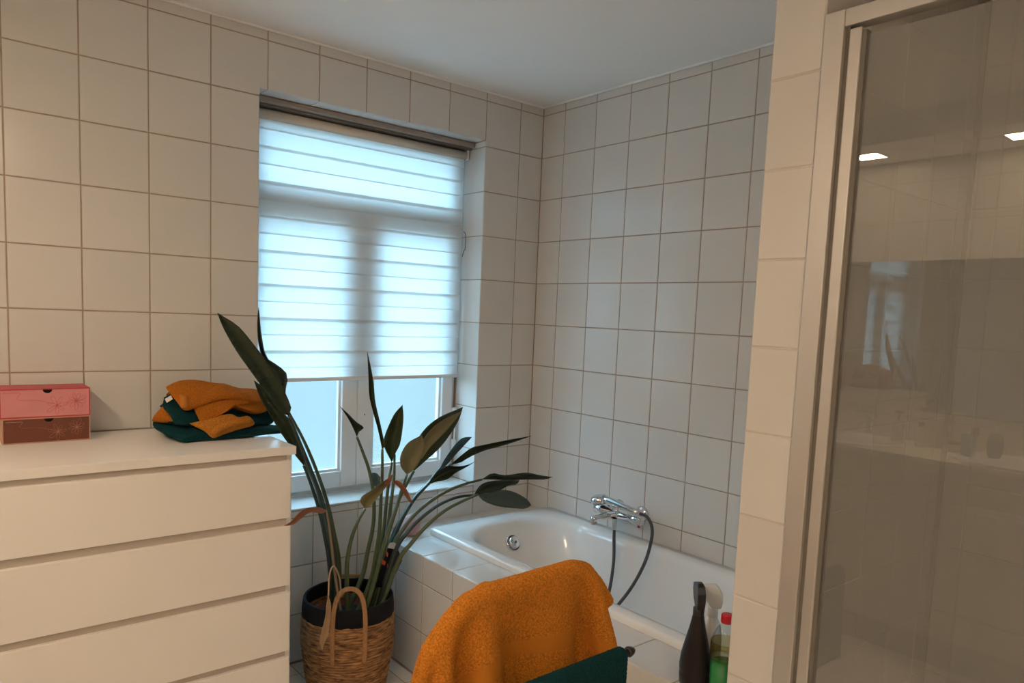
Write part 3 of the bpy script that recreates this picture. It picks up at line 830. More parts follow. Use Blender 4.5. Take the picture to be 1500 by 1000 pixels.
# ================================================================== BASKET
BC = Vector((-1.128, -.292, 0)); BH, BR = 0.368, 0.163
bk = thing('plant_basket', BC, 'woven seagrass plant basket with black rim band and jute handles', 'basket')
def prof_r(z):                      # outer radius
    f = z / BH
    return .138 + .030 * min(1, f * 1.8) ** .8 - .006 * max(0, f - .7) / .3
V = []; Fc = []; NS = 96; NZ = 150; ROWSB = 30
zmax = BH - .062
def ring_pts(z, rad, wob):
    out = []
    for k in range(NS):
        a = 2 * PI * k / NS
        w = noise.noise(Vector((math.cos(a) * 9, math.sin(a) * 9, z * 60))) * .0038 if wob else 0
        ph = (z + .0012 * math.sin(a * 23 + z * 300)) / zmax * ROWSB
        g = abs(math.sin(ph * PI)) ** .6 * .0055 if wob else 0
        r = rad + w + g
        out.append((BC.x + r * math.cos(a), BC.y + r * math.sin(a), z))
    return out
for i in range(NZ + 1):
    z = .002 + (zmax - .002) * i / NZ
    V += ring_pts(z, prof_r(z), True)
for i in range(NZ):
    for k in range(NS):
        k2 = (k + 1) % NS
        Fc.append((i * NS + k, i * NS + k2, (i + 1) * NS + k2, (i + 1) * NS + k))
n0 = len(V)
for i in range(41):
    z = BH - .055 - (BH - .065) * i / 40
    V += ring_pts(z, prof_r(z) - .009, False)
for i in range(40):
    for k in range(NS):
        k2 = (k + 1) % NS
        Fc.append((n0 + i * NS + k, n0 + i * NS + k2, n0 + (i + 1) * NS + k2, n0 + (i + 1) * NS + k))
Fc.append(tuple(n0 + 40 * NS + k for k in range(NS)))
part(mesh_obj('woven_body', V, Fc, SEAG, None, True), bk)
r1, r2 = prof_r(zmax) + .0035, prof_r(BH)
part(MB().lathe([(r1 - .010, BH - .066), (r1 + .001, BH - .066), (r1 + .001, BH - .04), (r2 + .0035, BH - .004), (r2 + .001, BH), (r2 - .005, BH), (r2 - .0075, BH - .004), (r1 - .010, BH - .06)], (BC.x, BC.y, 0), 64).build('rim_band', BLKCLOTH, None, True), bk)
va = math.atan2(CAM.y - BC.y, CAM.x - BC.x)
def handle(a0, up=1.0):
    def P(da, z, out): 
        r = prof_r(min(z, BH)) + out
        return (BC.x + r * math.cos(a0 + da), BC.y + r * math.sin(a0 + da), z)
    W_ = .33
    pts = [P(-W_, .17, .008), P(-W_, .25, .009), P(-W_, .315, .0105), P(-W_ * .97, BH, .008), P(-W_ * .75, BH + .052 * up, .004), P(-W_ * .3, BH + .078 * up, .002), P(W_ * .3, BH + .078 * up, .002), P(W_ * .75, BH + .052 * up, .004), P(W_ * .97, BH, .008), P(W_, .315, .0105), P(W_, .25, .009), P(W_, .17, .008)]
    nr = Vector((math.cos(a0), math.sin(a0), 0))
    part(MB().tube(catmull(pts, 6), .0088, 10, True, .45, up=nr).build('handle', JUTE, None, True), bk)
handle(va + .02); handle(va + PI + .02, .12)

# ================================================================== PLANT
pl = thing('potted_plant', (BC.x, BC.y, .012), 'tall bird-of-paradise plant with long stems and torn dark leaves', 'plant')
part(MB().lathe([(0, .012), (.100, .012), (.132, .285), (.138, .287), (.138, .300), (.131, .300), (.128, .26), (.0, .262)], (BC.x, BC.y, 0), 40).build('inner_pot', mat('terracotta_plastic', (.16, .035, .02), .5), None, True), pl)
part(MB().lathe([(.127, .272), (.09, .279), (.04, .282), (0, .281)], (BC.x, BC.y, 0), 28).build('soil', mat('soil', (.022, .014, .010), .95, noise_amt=.5, noise_scale=60, bump=.8, bump_scale=90), None, True), pl)

def resample(pts, n):
    d = [0]
    for a, b in zip(pts[:-1], pts[1:]): d.append(d[-1] + math.hypot(b[0] - a[0], b[1] - a[1]))
    out = []
    for i in range(n):
        s = d[-1] * i / (n - 1); k = 0
        while k < len(d) - 2 and d[k + 1] < s: k += 1
        t = (s - d[k]) / max(1e-9, d[k + 1] - d[k])
        out.append((pts[k][0] + (pts[k + 1][0] - pts[k][0]) * t, pts[k][1] + (pts[k + 1][1] - pts[k][1]) * t))
    return out
def leaf(base, left, right, tip, yb, yt, m, fold=(.02, .02), bow=0.0, name='leaf', mid=.5):
    """blade between two edges seen in the photograph, with the depth of its base, tip and both margins"""
    N = 16
    sm = lambda e: [(p.x, p.y) for p in catmull([(a, b, 0) for a, b in e], 5)]
    L = resample(sm([base] + left + [tip]), N); Rr = resample(sm([base] + right + [tip]), N)
    V = []; Fc = []; uv = []
    C = 7
    for i in range(N):
        f = i / (N - 1)
        y0 = yb + (yt - yb) * f + bow * math.sin(f * PI)
        env = math.sin(PI * min(1, max(0, f))) ** .6
        for c in range(C):
            s = c / (C - 1)
            x = L[i][0] + (Rr[i][0] - L[i][0]) * s; y = L[i][1] + (Rr[i][1] - L[i][1]) * s
            k = (s - mid) / (1 - mid) if s > mid else (mid - s) / mid
            off = (fold[1] if s > mid else fold[0]) * env * k ** 1.3
            wav = .004 * math.sin(f * 17 + c) * abs(s - .5) * 2 * env
            V.append(at(x, y, y0 - off + wav)); uv.append((s, f))
    for i in range(N - 1):
        for c in range(C - 1):
            Fc.append((i * C + c, i * C + c + 1, (i + 1) * C + c + 1, (i + 1) * C + c))
    o = mesh_obj(name, V, Fc, m, None, True, uv)
    sd = o.modifiers.new('Solidify', 'SOLIDIFY'); sd.thickness = .0009; sd.offset = 0
    return part(o, pl)
def petiole(pts, ys, r0=.0075, r1=.0042, m=STEM, base=True):
    n = len(pts)
    Y = [ys[0] + (ys[1] - ys[0]) * i / (n - 1) for i in range(n)]
    P = [at(p[0], p[1], y) for p, y in zip(pts, Y)]
    C = catmull(P, 6); k = len(C)
    # stems end in the soil
    return part(MB().tube(C, [r1 + (r0 - r1) * i / (k - 1) for i in range(k)], 10, True, .8).build('stem', m, None, True), pl)
def rooted(pts, y0, bx, by, **k):          # a stem from its leaf down to a root point in the pot
    n = len(pts)
    P = [at(p[0], p[1], y0 + (BC.y + by - y0) * i / n) for i, p in enumerate(pts)] + [Vector((BC.x + bx, BC.y + by, .262))]
    C = catmull(P, 7); kk = len(C)
    r0 = k.get('r0', .0105); r1 = k.get('r1', .0054)
    return part(MB().tube(C, [r1 + (r0 - r1) * (i / (kk - 1)) ** .8 for i in range(kk)], 10, True, .85).build('stem', k.get('m', STEM), None, True), pl)

# left hand group
leaf((423, 609), [(410, 602), (395, 583), (372, 550), (347, 515), (327, 480)], [(427, 598), (418, 575), (402, 545), (380, 515), (352, 480), (335, 468)], (318.5, 458), -.40, -.36, LEAFD, (.035, .012))
rooted([(423, 609), (440, 650), (458, 695), (474, 740), (485, 785), (492, 830)], -.40, -.055, -.02, m=STEMD)
leaf((421, 600), [(405, 575), (392, 545), (379, 505), (377, 470)], [(422, 588), (417, 575), (421, 560), (419, 545), (404, 533), (390, 522), (383, 490)], (379, 450), -.22, -.18, LEAFG, (.02, .05))
rooted([(421, 600), (445, 645), (464, 690), (479, 735), (489, 780), (497, 830)], -.22, -.035, .02)
leaf((445, 682), [(432, 666), (424, 652), (410, 632), (394, 605), (380, 580)], [(448, 664), (436, 640), (424, 615), (402, 588), (384, 566)], (372, 557), -.34, -.30, LEAFD, (.012, .03))
rooted([(445, 682), (456, 710), (467, 745), (476, 785), (483, 830)], -.34, -.065, .0, m=STEMD)
rooted([(444, 672), (460, 705), (470, 735), (480, 780), (488, 830)], -.30, -.05, .03)
# thin leaf before the left sash
leaf((523, 640), [(515, 622), (507, 608)], [(526, 632), (533, 626), (522, 618), (510, 606)], (498, 595), -.20, -.20, LEAFD, (.01, .03))
rooted([(523, 640), (531, 661), (541, 690), (547, 725), (547, 765), (538, 810), (530, 845)], -.20, .0, .03)
# tall upright blade
leaf((560, 660), [(554, 630), (547, 605), (541, 580), (540, 555), (539, 535)], [(564, 655), (557, 620), (550, 590), (547, 560), (543, 537)], (538, 515), -.27, -.22, LEAF, (.012, .03))
rooted([(560, 658), (560, 690), (558, 730), (556, 775), (550, 815), (543, 850)], -.27, .03, .0)
# broad upright leaf
leaf((574, 677), [(563, 655), (563, 640), (573, 615), (580, 603)], [(579, 664), (586, 650), (590, 625), (591, 608)], (589.5, 593), -.16, -.14, LEAF, (.01, .035))
rooted([(574, 677), (570, 700), (566, 735), (562, 775), (555, 815), (548, 850)], -.16, .045, .03)
rooted([(578, 665), (577, 700), (573, 735), (568, 775), (560, 815)], -.15, .055, .02)
# large olive leaf, underside towards the room
leaf((606, 690), [(606, 660), (616, 636), (640, 613)], [(622, 676), (645, 655), (662, 632), (672, 615)], (678, 596), -.20, -.14, LEAF, (.025, .01))
leaf((618, 672), [(617, 650), (632, 628), (652, 613)], [(630, 655), (645, 640), (658, 626), (668, 614)], (676, 602), -.225, -.16, LEAFY, (.012, .02))
rooted([(606, 690), (596, 708), (585, 730), (573, 765), (562, 800), (552, 840)], -.20, .06, -.01, r1=.006)
leaf((596, 695), [(587, 683), (587, 666), (598, 648)], [(606, 688), (616, 673), (623, 655)], (618, 637), -.26, -.24, LEAFY, (.025, .025), -.02)
rooted([(596, 695), (590, 712), (580, 745), (569, 780), (556, 825)], -.26, .04, -.04)
# rolled blue-grey leaf against the reveal
leaf((645, 685), [(651, 673), (666, 652), (678, 641)], [(653, 682), (668, 665), (684, 648)], (691, 640), -.10, -.05, LEAFB, (.03, .03))
rooted([(645, 685), (630, 704), (612, 723), (594, 748), (575, 785), (560, 825)], -.10, .07, .04, m=STEMD)
# long narrow leaf to the right
leaf((660, 680), [(679, 664), (692, 655), (706, 652), (740, 645)], [(675, 677), (690, 668), (712, 659), (745, 650)], (779.5, 638), -.16, -.12, LEAFD, (.01, .03))
rooted([(660, 680), (642, 695), (622, 714), (600, 740), (580, 775), (565, 815)], -.16, .075, .01)
# dark drooping leaf
leaf((626, 710), [(640, 690), (655, 682), (668, 683), (684, 681)], [(640, 705), (655, 702), (668, 692), (683, 684)], (697, 675), -.20, -.16, LEAFD, (.02, .03))
rooted([(626, 710), (610, 727), (592, 755), (576, 790), (562, 830)], -.20, .06, -.03, m=STEMD)
# leaves reaching over the bath
leaf((706, 702), [(721, 693), (740, 696), (770, 692), (792, 696)], [(722, 702), (745, 703), (775, 702), (798, 702)], (809, 698.5), -.36, -.34, LEAFD, (.04, .01))
rooted([(706, 702), (680, 709), (655, 719), (632, 733), (610, 751), (590, 775), (572, 810)], -.36, .085, -.02)
leaf((694, 725), [(703, 711), (716, 705), (737, 703), (752, 703)], [(712, 722), (730, 719), (745, 711), (757, 709)], (761, 703), -.42, -.40, LEAFD, (.03, .01))
rooted([(694, 725), (670, 728), (645, 738), (620, 756), (598, 778), (578, 810)], -.42, .09, -.05, m=STEMD)
leaf((700, 724), [(720, 721), (737, 717), (755, 721), (772, 731)], [(708, 733), (728, 741), (752, 744), (770, 744.5)], (778, 740), -.45, -.42, LEAFG, (.01, .03))
rooted([(700, 724), (675, 735), (650, 749), (625, 770), (602, 796), (582, 825)], -.45, .08, -.07)
# nodding leaf with a dry tip
leaf((535, 745), [(528, 735), (530, 727), (542, 719), (560, 706)], [(545, 738), (556, 725), (566, 712), (573, 702)], (574, 697), -.34, -.33, LEAFY, (.02, .03))
leaf((562, 712), [(566, 703), (570, 698)], [(568, 712), (573, 704)], (576, 694), -.352, -.345, DRY, (.01, .01), 0, 'dry_tip')
leaf((574, 704), [(584, 704), (594, 714), (600, 726)], [(580, 709), (589, 719), (598, 733)], (605, 738), -.33, -.34, DRY, (.01, .015), -.01, 'dry_tip')
rooted([(535, 745), (525, 762), (516, 785), (510, 812), (508, 840)], -.34, -.02, -.04)
leaf((548, 712), [(545, 700), (542, 694), (547, 692)], [(556, 712), (560, 703), (556, 697)], (552, 693), -.12, -.10, LEAFB, (.02, .02))
# withered leaves
leaf((478, 747), [(468, 743), (450, 744), (436, 753), (426, 764)], [(472, 752), (455, 750), (440, 760), (430, 768)], (416, 770), -.50, -.565, DRY, (.012, .012), -.02, 'withered_leaf')
rooted([(478, 747), (482, 770), (486, 800), (490, 835)], -.50, -.045, -.05, r0=.005, r1=.003, m=mat('stem_dry', (.30, .20, .11), .7, noise_amt=.2))
DP = [at(500, 868, -.40), at(497, 845, -.42), at(489, 829, -.45), at(482.5, 842, -.475), at(481, 872, -.485)]
part(MB().tube(catmull(DP, 8), .0028, 8).build('withered_stem', mat('stem_pale', (.48, .33, .20), .7)), pl)
leaf((481, 872), [(478, 885), (477, 900), (471, 925), (468, 938)], [(485, 886), (484, 905), (481, 930), (476, 940)], (472, 952), -.486, -.482, DRYP, (.008, .004), 0, 'withered_leaf')

# dark card tucked behind the stems
tg = thing('plant_care_card', at(568, 830, -.33), 'black plant care card with orange bird-of-paradise print stuck in the pot', 'card')
c0 = [at(549, 858, -.325), at(569, 862, -.325), at(589, 820, -.335), at(583, 805, -.338), at(568, 802, -.338)]
nv = ((c0[1] - c0[0]).cross(c0[3] - c0[0])).normalized() * .0012
stake = [at(551, 868, -.24), at(556, 868, -.24)]
V = [p - nv for p in c0] + [p + nv for p in c0]; n = 5
part(mesh_obj('card', V, [tuple(range(n)), tuple(range(2 * n - 1, n - 1, -1))] + [(k, n + k, n + (k + 1) % n, (k + 1) % n) for k in range(n)], mat('card_black', (.008, .009, .014), .25)), tg)
part(MB().tube([(c0[0] + c0[1]) / 2, Vector((BC.x + .085, BC.y - .035, .27))], .003, 8).build('stake', BLACK), tg)
sgn = 1 if nv.dot(CAM - c0[0]) > 0 else -1
up_ = nv.normalized() * sgn * .0018
for (px, py, dx, dy) in ((567, 811, 1.5, 5), (562, 823, 3, 5), (569, 831, 2, 6)):
    pts = [(px - dx, py - dy), (px + dx, py - dy * .2), (px + dx * .4, py + dy), (px - dx, py + dy * .5)]
    P = [at(a, b, -.33) for a, b in pts]
    def onplane(p):
        d = (p - CAM).normalized(); t = (c0[0] - CAM).dot(nv) / d.dot(nv); return CAM + d * t + up_
    P = [onplane(p) for p in P]
    part(mesh_obj('printed_petal', P, [(0, 1, 2, 3)], mat('orange_print', (.55, .10, .03), .4)), tg)
# clear plastic sleeve at its top
cs = [c0[4], c0[3], at(588, 800, -.340), at(577, 794, -.342), at(571, 795, -.342)]
part(mesh_obj('clear_sleeve', [p + nv for p in cs] + [p - nv for p in cs], [(0, 1, 2, 3, 4), (9, 8, 7, 6, 5)], mat('cloudy_plastic', (.62, .66, .66), .25)), tg)

# ------------------------------------------------------------------ pink bath puff on the ledge
pc = Vector((-.765, -.130, DK)); R0 = .044
puff = thing('bath_sponge', pc, 'round pink bath sponge with a white hanging loop on the tiled ledge', 'sponge')
bm = bmesh.new(); bmesh.ops.create_icosphere(bm, subdivisions=4, radius=R0)
for v in bm.verts:
    d = v.co.normalized()
    v.co += d * (.004 * noise.noise(d * 5) + .002 * noise.noise(d * 13))
    v.co.z = max(v.co.z, -R0 * .88)
    v.co += Vector((0, 0, R0 * .88)) + pc
me = bpy.data.meshes.new('sponge'); bm.to_mesh(me); bm.free(); me.materials.append(mat('pink_sponge', (.70, .40, .38), .85, noise_amt=.15, noise_scale=60, bump=.5, bump_scale=180))
me.polygons.foreach_set('use_smooth', [True] * len(me.polygons))
ob = bpy.data.objects.new('sponge', me); COL.objects.link(ob); part(ob, puff)
part(MB().tube(catmull([pc + Vector((-.006, 0, .080)), pc + Vector((-.004, 0, .090)), pc + Vector((.006, 0, .091)), pc + Vector((.012, 0, .088))]), .0012, 6).build('loop', UPVC), puff)

# ================================================================== TOWEL FRAME AND DRAPED TOWELS
rk = thing('towel_frame', (-1.32, -1.60, 0), 'black rail frame standing beside the bath under two towels', 'towel rack')
RU = [(-1.575, -1.520, .745), (-1.532, -1.520, .793), (-1.490, -1.520, .826), (-1.440, -1.520, .836), (-1.185, -1.520, .842), (-1.145, -1.520, .830), (-1.118, -1.520, .800)]   # upper rail with bent-down ends
RL = [(-1.560, -1.675, .688), (-1.150, -1.675, .690)]
part(MB().tube(catmull(RU, 4), .014, 14).build('upper_rail', BLACK, None, True), rk)
part(MB().tube(RL, .010, 16).build('lower_rail', BLACK, None, True), rk)
part(MB().lathe([(0, 0), (.010, 0), (.0125, .006), (.010, .016), (.005, .024), (0, .027)], (RL[1][0] - .002, RL[1][1], RL[1][2]), 14, 'X').build('end_cap', BLACK, None, True), rk)
for x in (-1.44, -1.20):
    part(MB().tube([(x, -1.520, 0.012), (x, -1.520, .836)], .010, 12).build('post', BLACK, None, True), rk)
    part(MB().tube([(x, -1.675, 0.012), (x, -1.675, .689)], .008, 12).build('post', BLACK, None, True), rk)
    part(MB().box(x - .014, x + .014, -1.80, -1.36, 0.0, .020, .004).build('foot', BLACK), rk)

def drape(nu, nv, w, lf, lb, rail, u0, rad, seed, steps=420, amp=.012, slack=1.0, posts=()):
    """settle a cloth hung over a bent rail; lf = length towards the room, lb = length behind, u0 = start along the rail"""
    rng = np.random.RandomState(seed)
    rl = np.array(rail, float); sg = np.linalg.norm(np.diff(rl, axis=0), axis=1); cum = np.r_[0, np.cumsum(sg)]
    u = np.linspace(0, w, nu); v = np.linspace(-lb, lf, nv)
    U, Vv = np.meshgrid(u, v, indexing='ij')
    S0 = u0 + u * slack
    base = np.stack([np.interp(S0, cum, rl[:, k]) for k in range(3)], -1)
    for k in (0, 2):                                   # run on past the ends
        lo = S0 < 0; hi = S0 > cum[-1]
        base[lo, k] = rl[0, k] + (rl[1, k] - rl[0, k]) / sg[0] * S0[lo]
        base[hi, k] = rl[-1, k] + (rl[-1, k] - rl[-2, k]) / sg[-1] * (S0[hi] - cum[-1])
    P = np.repeat(base[:, None, :], nv, 1)
    P[..., 1] -= Vv * .35
    P[..., 2] += rad + .012 - np.abs(Vv) * .93
    P += rng.normal(0, .001, P.shape)
    ph = U * 42 + seed + 2.0 * np.sin(U * 9 + seed)
    P[..., 1] += amp * np.sin(ph) * np.clip(np.abs(Vv) / .12, 0, 1)
    Q = P.copy(); du = u[1] - u[0]; dv = v[1] - v[0]
    dt = 1 / 60.
    S = np.s_
    cons = []
    for o in (0, 1):
        e = (nu - 1 - o) // 2 * 2
        cons.append((S[o:o + e:2, :], S[o + 1:o + 1 + e:2, :], du, 1.0))
        e = (nv - 1 - o) // 2 * 2
        cons.append((S[:, o:o + e:2], S[:, o + 1:o + 1 + e:2], dv, 1.0))
    dg = math.hypot(du, dv)
    cons.append((S[0:nu - 1, 0:nv - 1], S[1:nu, 1:nv], dg, .25))
    cons.append((S[1:nu, 0:nv - 1], S[0:nu - 1, 1:nv], dg, .25))
    cons.append((S[0:nu - 2, :], S[2:nu, :], 2 * du, .10))
    cons.append((S[:, 0:nv - 2], S[:, 2:nv], 2 * dv, .10))
    cons.append((S[0:nu - 4, :], S[4:nu, :], 4 * du, .05))
    segs = list(zip(rl[:-1], rl[1:])) + [(np.array((x, rl[0, 1], .3)), np.array((x, rl[0, 1], rl[:, 2].max()))) for x in posts]
    for s in range(steps):
        vel = (P - Q) * (.985 if s < steps * .8 else .92)
        Q = P.copy()
        P = P + vel; P[..., 2] -= 9.8 * dt * dt * .05
        for it in range(8):
            for (A, B, L, k) in cons:
                a, b = P[A], P[B]
                d = b - a; l = np.sqrt((d * d).sum(-1, keepdims=True)) + 1e-9
                c = d * (k * .5 * (l - L) / l)
                P[A] += c; P[B] -= c
            near = np.abs(P[..., 1] - rl[0, 1]) < rad * 1.5
            X = P[near]; best = np.full(len(X), 9.); D = np.zeros_like(X); Cc = X.copy()
            for a, b in segs:
                ab = b - a; t = np.clip(((X - a) @ ab) / (ab @ ab), 0, 1)
                c = a + t[:, None] * ab; d = X - c; l = np.sqrt((d * d).sum(1))
                m = l < best
                best[m] = l[m]; D[m] = d[m]; Cc[m] = c[m]
            h = best < rad
            if h.any():
                Xn = X.copy(); Xn[h] = Cc[h] + D[h] * (rad / (best[h] + 1e-9))[:, None]
                Qn = Q[near]; Qn[h] += (Xn[h] - Qn[h]) * .75           # friction on the rail
                P[near] = Xn; Q[near] = Qn
    uv = np.stack([U / w, (Vv + lb) / (lf + lb)], -1)
    return P, uv
def cloth_obj(name, P, uv, m, root, thick=.006):
    nu, nv = P.shape[:2]
    V = P.reshape(-1, 3).tolist(); UV = uv.reshape(-1, 2).tolist()
    Fc = [(i * nv + j, (i + 1) * nv + j, (i + 1) * nv + j + 1, i * nv + j + 1) for i in range(nu - 1) for j in range(nv - 1)]
    o = mesh_obj(name, V, Fc, m, None, True, UV)
    mod_subsurf(o, 1)
    sd = o.modifiers.new('Solidify', 'SOLIDIFY'); sd.thickness = thick; sd.offset = 0
    tx = bpy.data.textures.new('terry_loops', 'CLOUDS'); tx.noise_scale = .0028; tx.noise_depth = 1
    s2 = o.modifiers.new('Subsurf2', 'SUBSURF'); s2.levels = 1; s2.render_levels = 1
    dm = o.modifiers.new('Loops', 'DISPLACE'); dm.texture = tx; dm.strength = .0030; dm.texture_coords = 'LOCAL'
    return part(o, root)
P, uv = drape(70, 80, .72, .36, .37, RU, -.030, .022, 8, 420, .034, .83, (-1.44, -1.20))
ot = thing('hanging_towel', (-1.32, -1.52, .84), 'large orange terry towel draped over the upper rail beside the bath', 'towel')
cloth_obj('terry_cloth', P, uv, ORANGE_B, ot, .007)
P2, uv2 = drape(44, 54, .385, .26, .22, RL, .015, .016, 5, 320, .008, .98, (-1.44, -1.20))
gt = thing('hanging_towel', (-1.35, -1.675, .69), 'dark green terry towel draped over the lower rail in front of the orange one', 'towel')
cloth_obj('terry_cloth', P2, uv2, TEAL, gt, .007)

# ================================================================== BOTTLES ON THE LEDGE
def spray_bottle(loc, prof, m, headm, label, nmuzzle, hz, tilt=0.0, collar=None):
    t = thing('spray_bottle', loc, label, 'spray bottle')
    part(MB().lathe(prof, loc, 28, cap0=True).build('bottle_body', m, None, True), t)
    x, y, z = loc
    part(MB().lathe([(.0135, hz - .026), (.0145, hz - .024), (.0145, hz - .002), (.012, hz)], (x, y, z), 20, cap1=True).build('collar', collar or headm, None, True), t)
    d = Vector(nmuzzle).normalized(); s = d.cross(Vector((0, 0, 1))).normalized()
    def P(a, b, c): return Vector(loc) + d * a + s * b + Vector((0, 0, hz + c))
    V = []; Fc = []
    secs = [(-.020, .024, -.001, .010), (-.024, .040, .018, .011), (-.022, .050, .040, .011), (-.012, .052, .056, .010), (-.004, .030, .064, .007)]
    for (a0, a1, c, hw) in secs:
        V += [P(a0, -hw, c), P(a1 - .02, -hw, c), P(a1 - .02, hw, c), P(a0, hw, c)]
    for i in range(len(secs) - 1):
        for k in range(4):
            Fc.append((i * 4 + k, i * 4 + (k + 1) % 4, i * 4 + 4 + (k + 1) % 4, i * 4 + 4 + k))
    Fc += [(3, 2, 1, 0), tuple(len(V) - 4 + k for k in range(4))]
    o = part(mesh_obj('spray_head', V, Fc, headm), t)
    bv = o.modifiers.new('Bevel', 'BEVEL'); bv.width = .003; bv.segments = 2
    part(MB().tube([P(.024, 0, .046), P(.044, 0, .046)], .006, 12).build('nozzle', headm, None, True), t)
    part(MB().tube(catmull([P(.016, 0, .034), P(.026, 0, .016), P(.024, 0, -.004), P(.030, 0, -.016)]), .004, 8).build('trigger', headm, None, True), t)
    return t
spray_bottle((-.816, -1.624, DK), [(.034, 0), (.0385, .004), (.040, .03), (.039, .034), (.040, .038), (.0405, .055), (.038, .08), (.030, .115), (.0215, .15), (.016, .178), (.014, .19)], BROWNB, BLACK,
             'tall black spray bottle with black trigger head on the bath ledge', (.62, .78, 0), .208)
WT = mat('translucent_white', (.72, .73, .72), .35)
spray_bottle((-.735, -1.612, DK), [(.026, 0), (.028, .004), (.028, .10), (.025, .13), (.015, .155), (.012, .165)], WT, WT,
             'white spray bottle with pale trigger head behind the green one', (-.6, .75, 0), .185)
gl = (-.807, -1.704, DK)
gb = thing('detergent_bottle', gl, 'clear ribbed bottle of green detergent with red cap beside the pillar', 'bottle')
pr = [(.0, .001), (.031, .001), (.035, .006)]
for i in range(22):
    z = .010 + .006 * i; pr.append((.0355 + .0012 * math.sin(i * PI * .5 * 1.99), z))
pr += [(.0345, .145), (.031, .160), (.024, .175), (.016, .186), (.0125, .190), (.0125, .196)]
part(MB().lathe(pr, gl, 36).build('bottle_body', BOTTLEC, None, True), gb)
part(MB().lathe([(0, .003), (.0325, .003), (.0335, .008), (.0335, .088), (0, .088)], gl, 28).build('green_liquid', mat('green_liquid', (.012, .28, .06), .25), None, True), gb)
part(MB().lathe([(.0368, .098), (.0372, .099), (.0372, .144), (.0366, .145)], gl, 36).build('label_sleeve', clear_glass('label_film', (.80, .70, .42), 0.02)), gb)
part(MB().box(gl[0] - .012, gl[0] + .012, gl[1] - .0395, gl[1] - .0385, DK + .108, DK + .136, .0002).build('label_patch', mat('label_green', (.05, .25, .12), .5)), gb)
part(MB().lathe([(.0135, .192), (.0155, .193), (.0155, .212), (.0145, .214), (0, .214)], gl, 24).build('cap', mat('red_cap', (.55, .01, .025), .35), None, True), gb)

# ================================================================== SHOWER
sh = thing('shower_enclosure', (PX, -2.33, 0), 'shower enclosure with aluminium frame and clear glass door', 'shower enclosure')
SH_T = 2.055
part(MB().box(PX - .006, PX + .034, -1.9175, -1.8745, .10, SH_T + .035, .002).build('wall_profile', ALU), sh)
part(MB().box(PX + .006, PX + .030, -1.9265, -1.9175, .10, SH_T).build('channel', ALUD), sh)
part(MB().box(PX - .004, PX + .032, SY1 + .012, -1.9175, SH_T, SH_T + .035, .002).build('header_rail', ALU), sh)
part(MB().box(PX - .004, PX + .032, SY1 + .012, -1.9175, .09, .125, .002).build('bottom_rail', ALU), sh)
part(MB().box(PX - .006, PX + .034, SY1 + .012, SY1 + .05, .10, SH_T + .035, .002).build('wall_profile', ALU), sh)
dr = part(MB().box(PX + .000, PX + .026, -1.953, -1.9275, .13, SH_T - .006, .003).build('door_stile', ALU), sh)
part(MB().box(PX + .004, PX + .022, -1.9625, -1.953, .135, SH_T - .014).build('seal', ALUD), sh)
part(MB().box(PX + .011, PX + .0115, SY1 + .05, -1.9620, .125, SH_T - .022).build('glass_pane', SHGLASS), sh)
tray = structure(MB().box(PX + .01, -.002, SY1 + .002, PY1 - .002, 0, .09, .006).build('shower_tray', ENAMEL))
tag(tray, 'white shower tray behind the glass door', 'shower tray'); del tray['kind']
part(MB().box(-.009, -.001, PY1 - .014, PY1 - .001, .09, CEIL - .01).build('corner_sealant', mat('sealant', (.42, .36, .28), .6)), sh)

# ================================================================== WASHBASIN UNIT (seen in the shower glass)
VF, VY0, VY1, VT = -2.80, -2.45, -.50, .880
va_ = thing('vanity_unit', (-3.05, -1.48, 0), 'long vanity cabinet under the mirror, reflected in the shower glass', 'vanity')
part(MB().box(XL + .002, VF + .05, VY0 + .02, VY1 - .02, .10, VT - .17, .002).build('carcass', mat('vanity_grey', (.50, .46, .42), .5)), va_)
part(MB().box(XL + .002, VF + .004, VY0 + .01, VY1 - .01, VT - .17, VT - .02, .002).build('apron', mat('vanity_apron', (.55, .50, .45), .5)), va_)
part(MB().box(XL + .05, VF + .08, VY0 + .03, VY1 - .03, 0, .10).build('plinth', mat('vanity_plinth', (.30, .27, .24), .6)), va_)
for i in range(4):
    a = VY0 + .03 + i * .4725
    d = part(MB().box(VF + .05, VF + .068, a, a + .465, .12, VT - .185, .002).build('door', mat('vanity_door', (.56, .51, .46), .45)), va_)
ct = MB().box(XL + .002, VF, VY0, VY1, VT - .02, VT, .003).build('countertop', mat('counter_cream', (.78, .74, .66), .3))
tag(ct, 'cream countertop carrying the two washbasins', 'countertop')
def basin(y, label, taplabel):
    t = thing('washbasin', (-3.02, y, VT), label, 'washbasin', 'inset washbasins on the countertop')
    part(MB().lathe([(1.0 * .255, .001), (.262, .006), (.258, .013), (.240, .014), (.228, .010), (.20, .004), (.10, .003), (0, .003)], (-3.02, y, VT), 48, sx=.76).build('bowl_rim', ENAMEL, None, True), t)
    f = thing('basin_tap', (-3.235, y, VT), taplabel, 'tap', 'basin taps')
    part(MB().lathe([(.024, 0), (.024, .006), (.017, .012), (.016, .085), (0, .09)], (-3.235, y, VT + .001), 20).build('tap_body', CHROME, None, True), f)
    part(MB().tube([(-3.235, y, VT + .065), (-3.15, y, VT + .075), (-3.12, y, VT + .06)], .011, 12).build('spout', CHROME, None, True), f)
    part(MB().tube([(-3.235, y, VT + .092), (-3.18, y, VT + .115)], .007, 10).build('lever', CHROME, None, True), f)
basin(-.98, 'oval white washbasin beside the gold-topped soap pump', 'chrome basin tap near the gold-topped soap pump')
basin(-1.72, 'oval white washbasin beside the blue glass jar', 'chrome basin tap near the blue glass jar')
mir = MB().box(XL + .0005, XL + .006, VY0, -.12, 1.035, 1.795).build('wall_mirror', MIRROR)
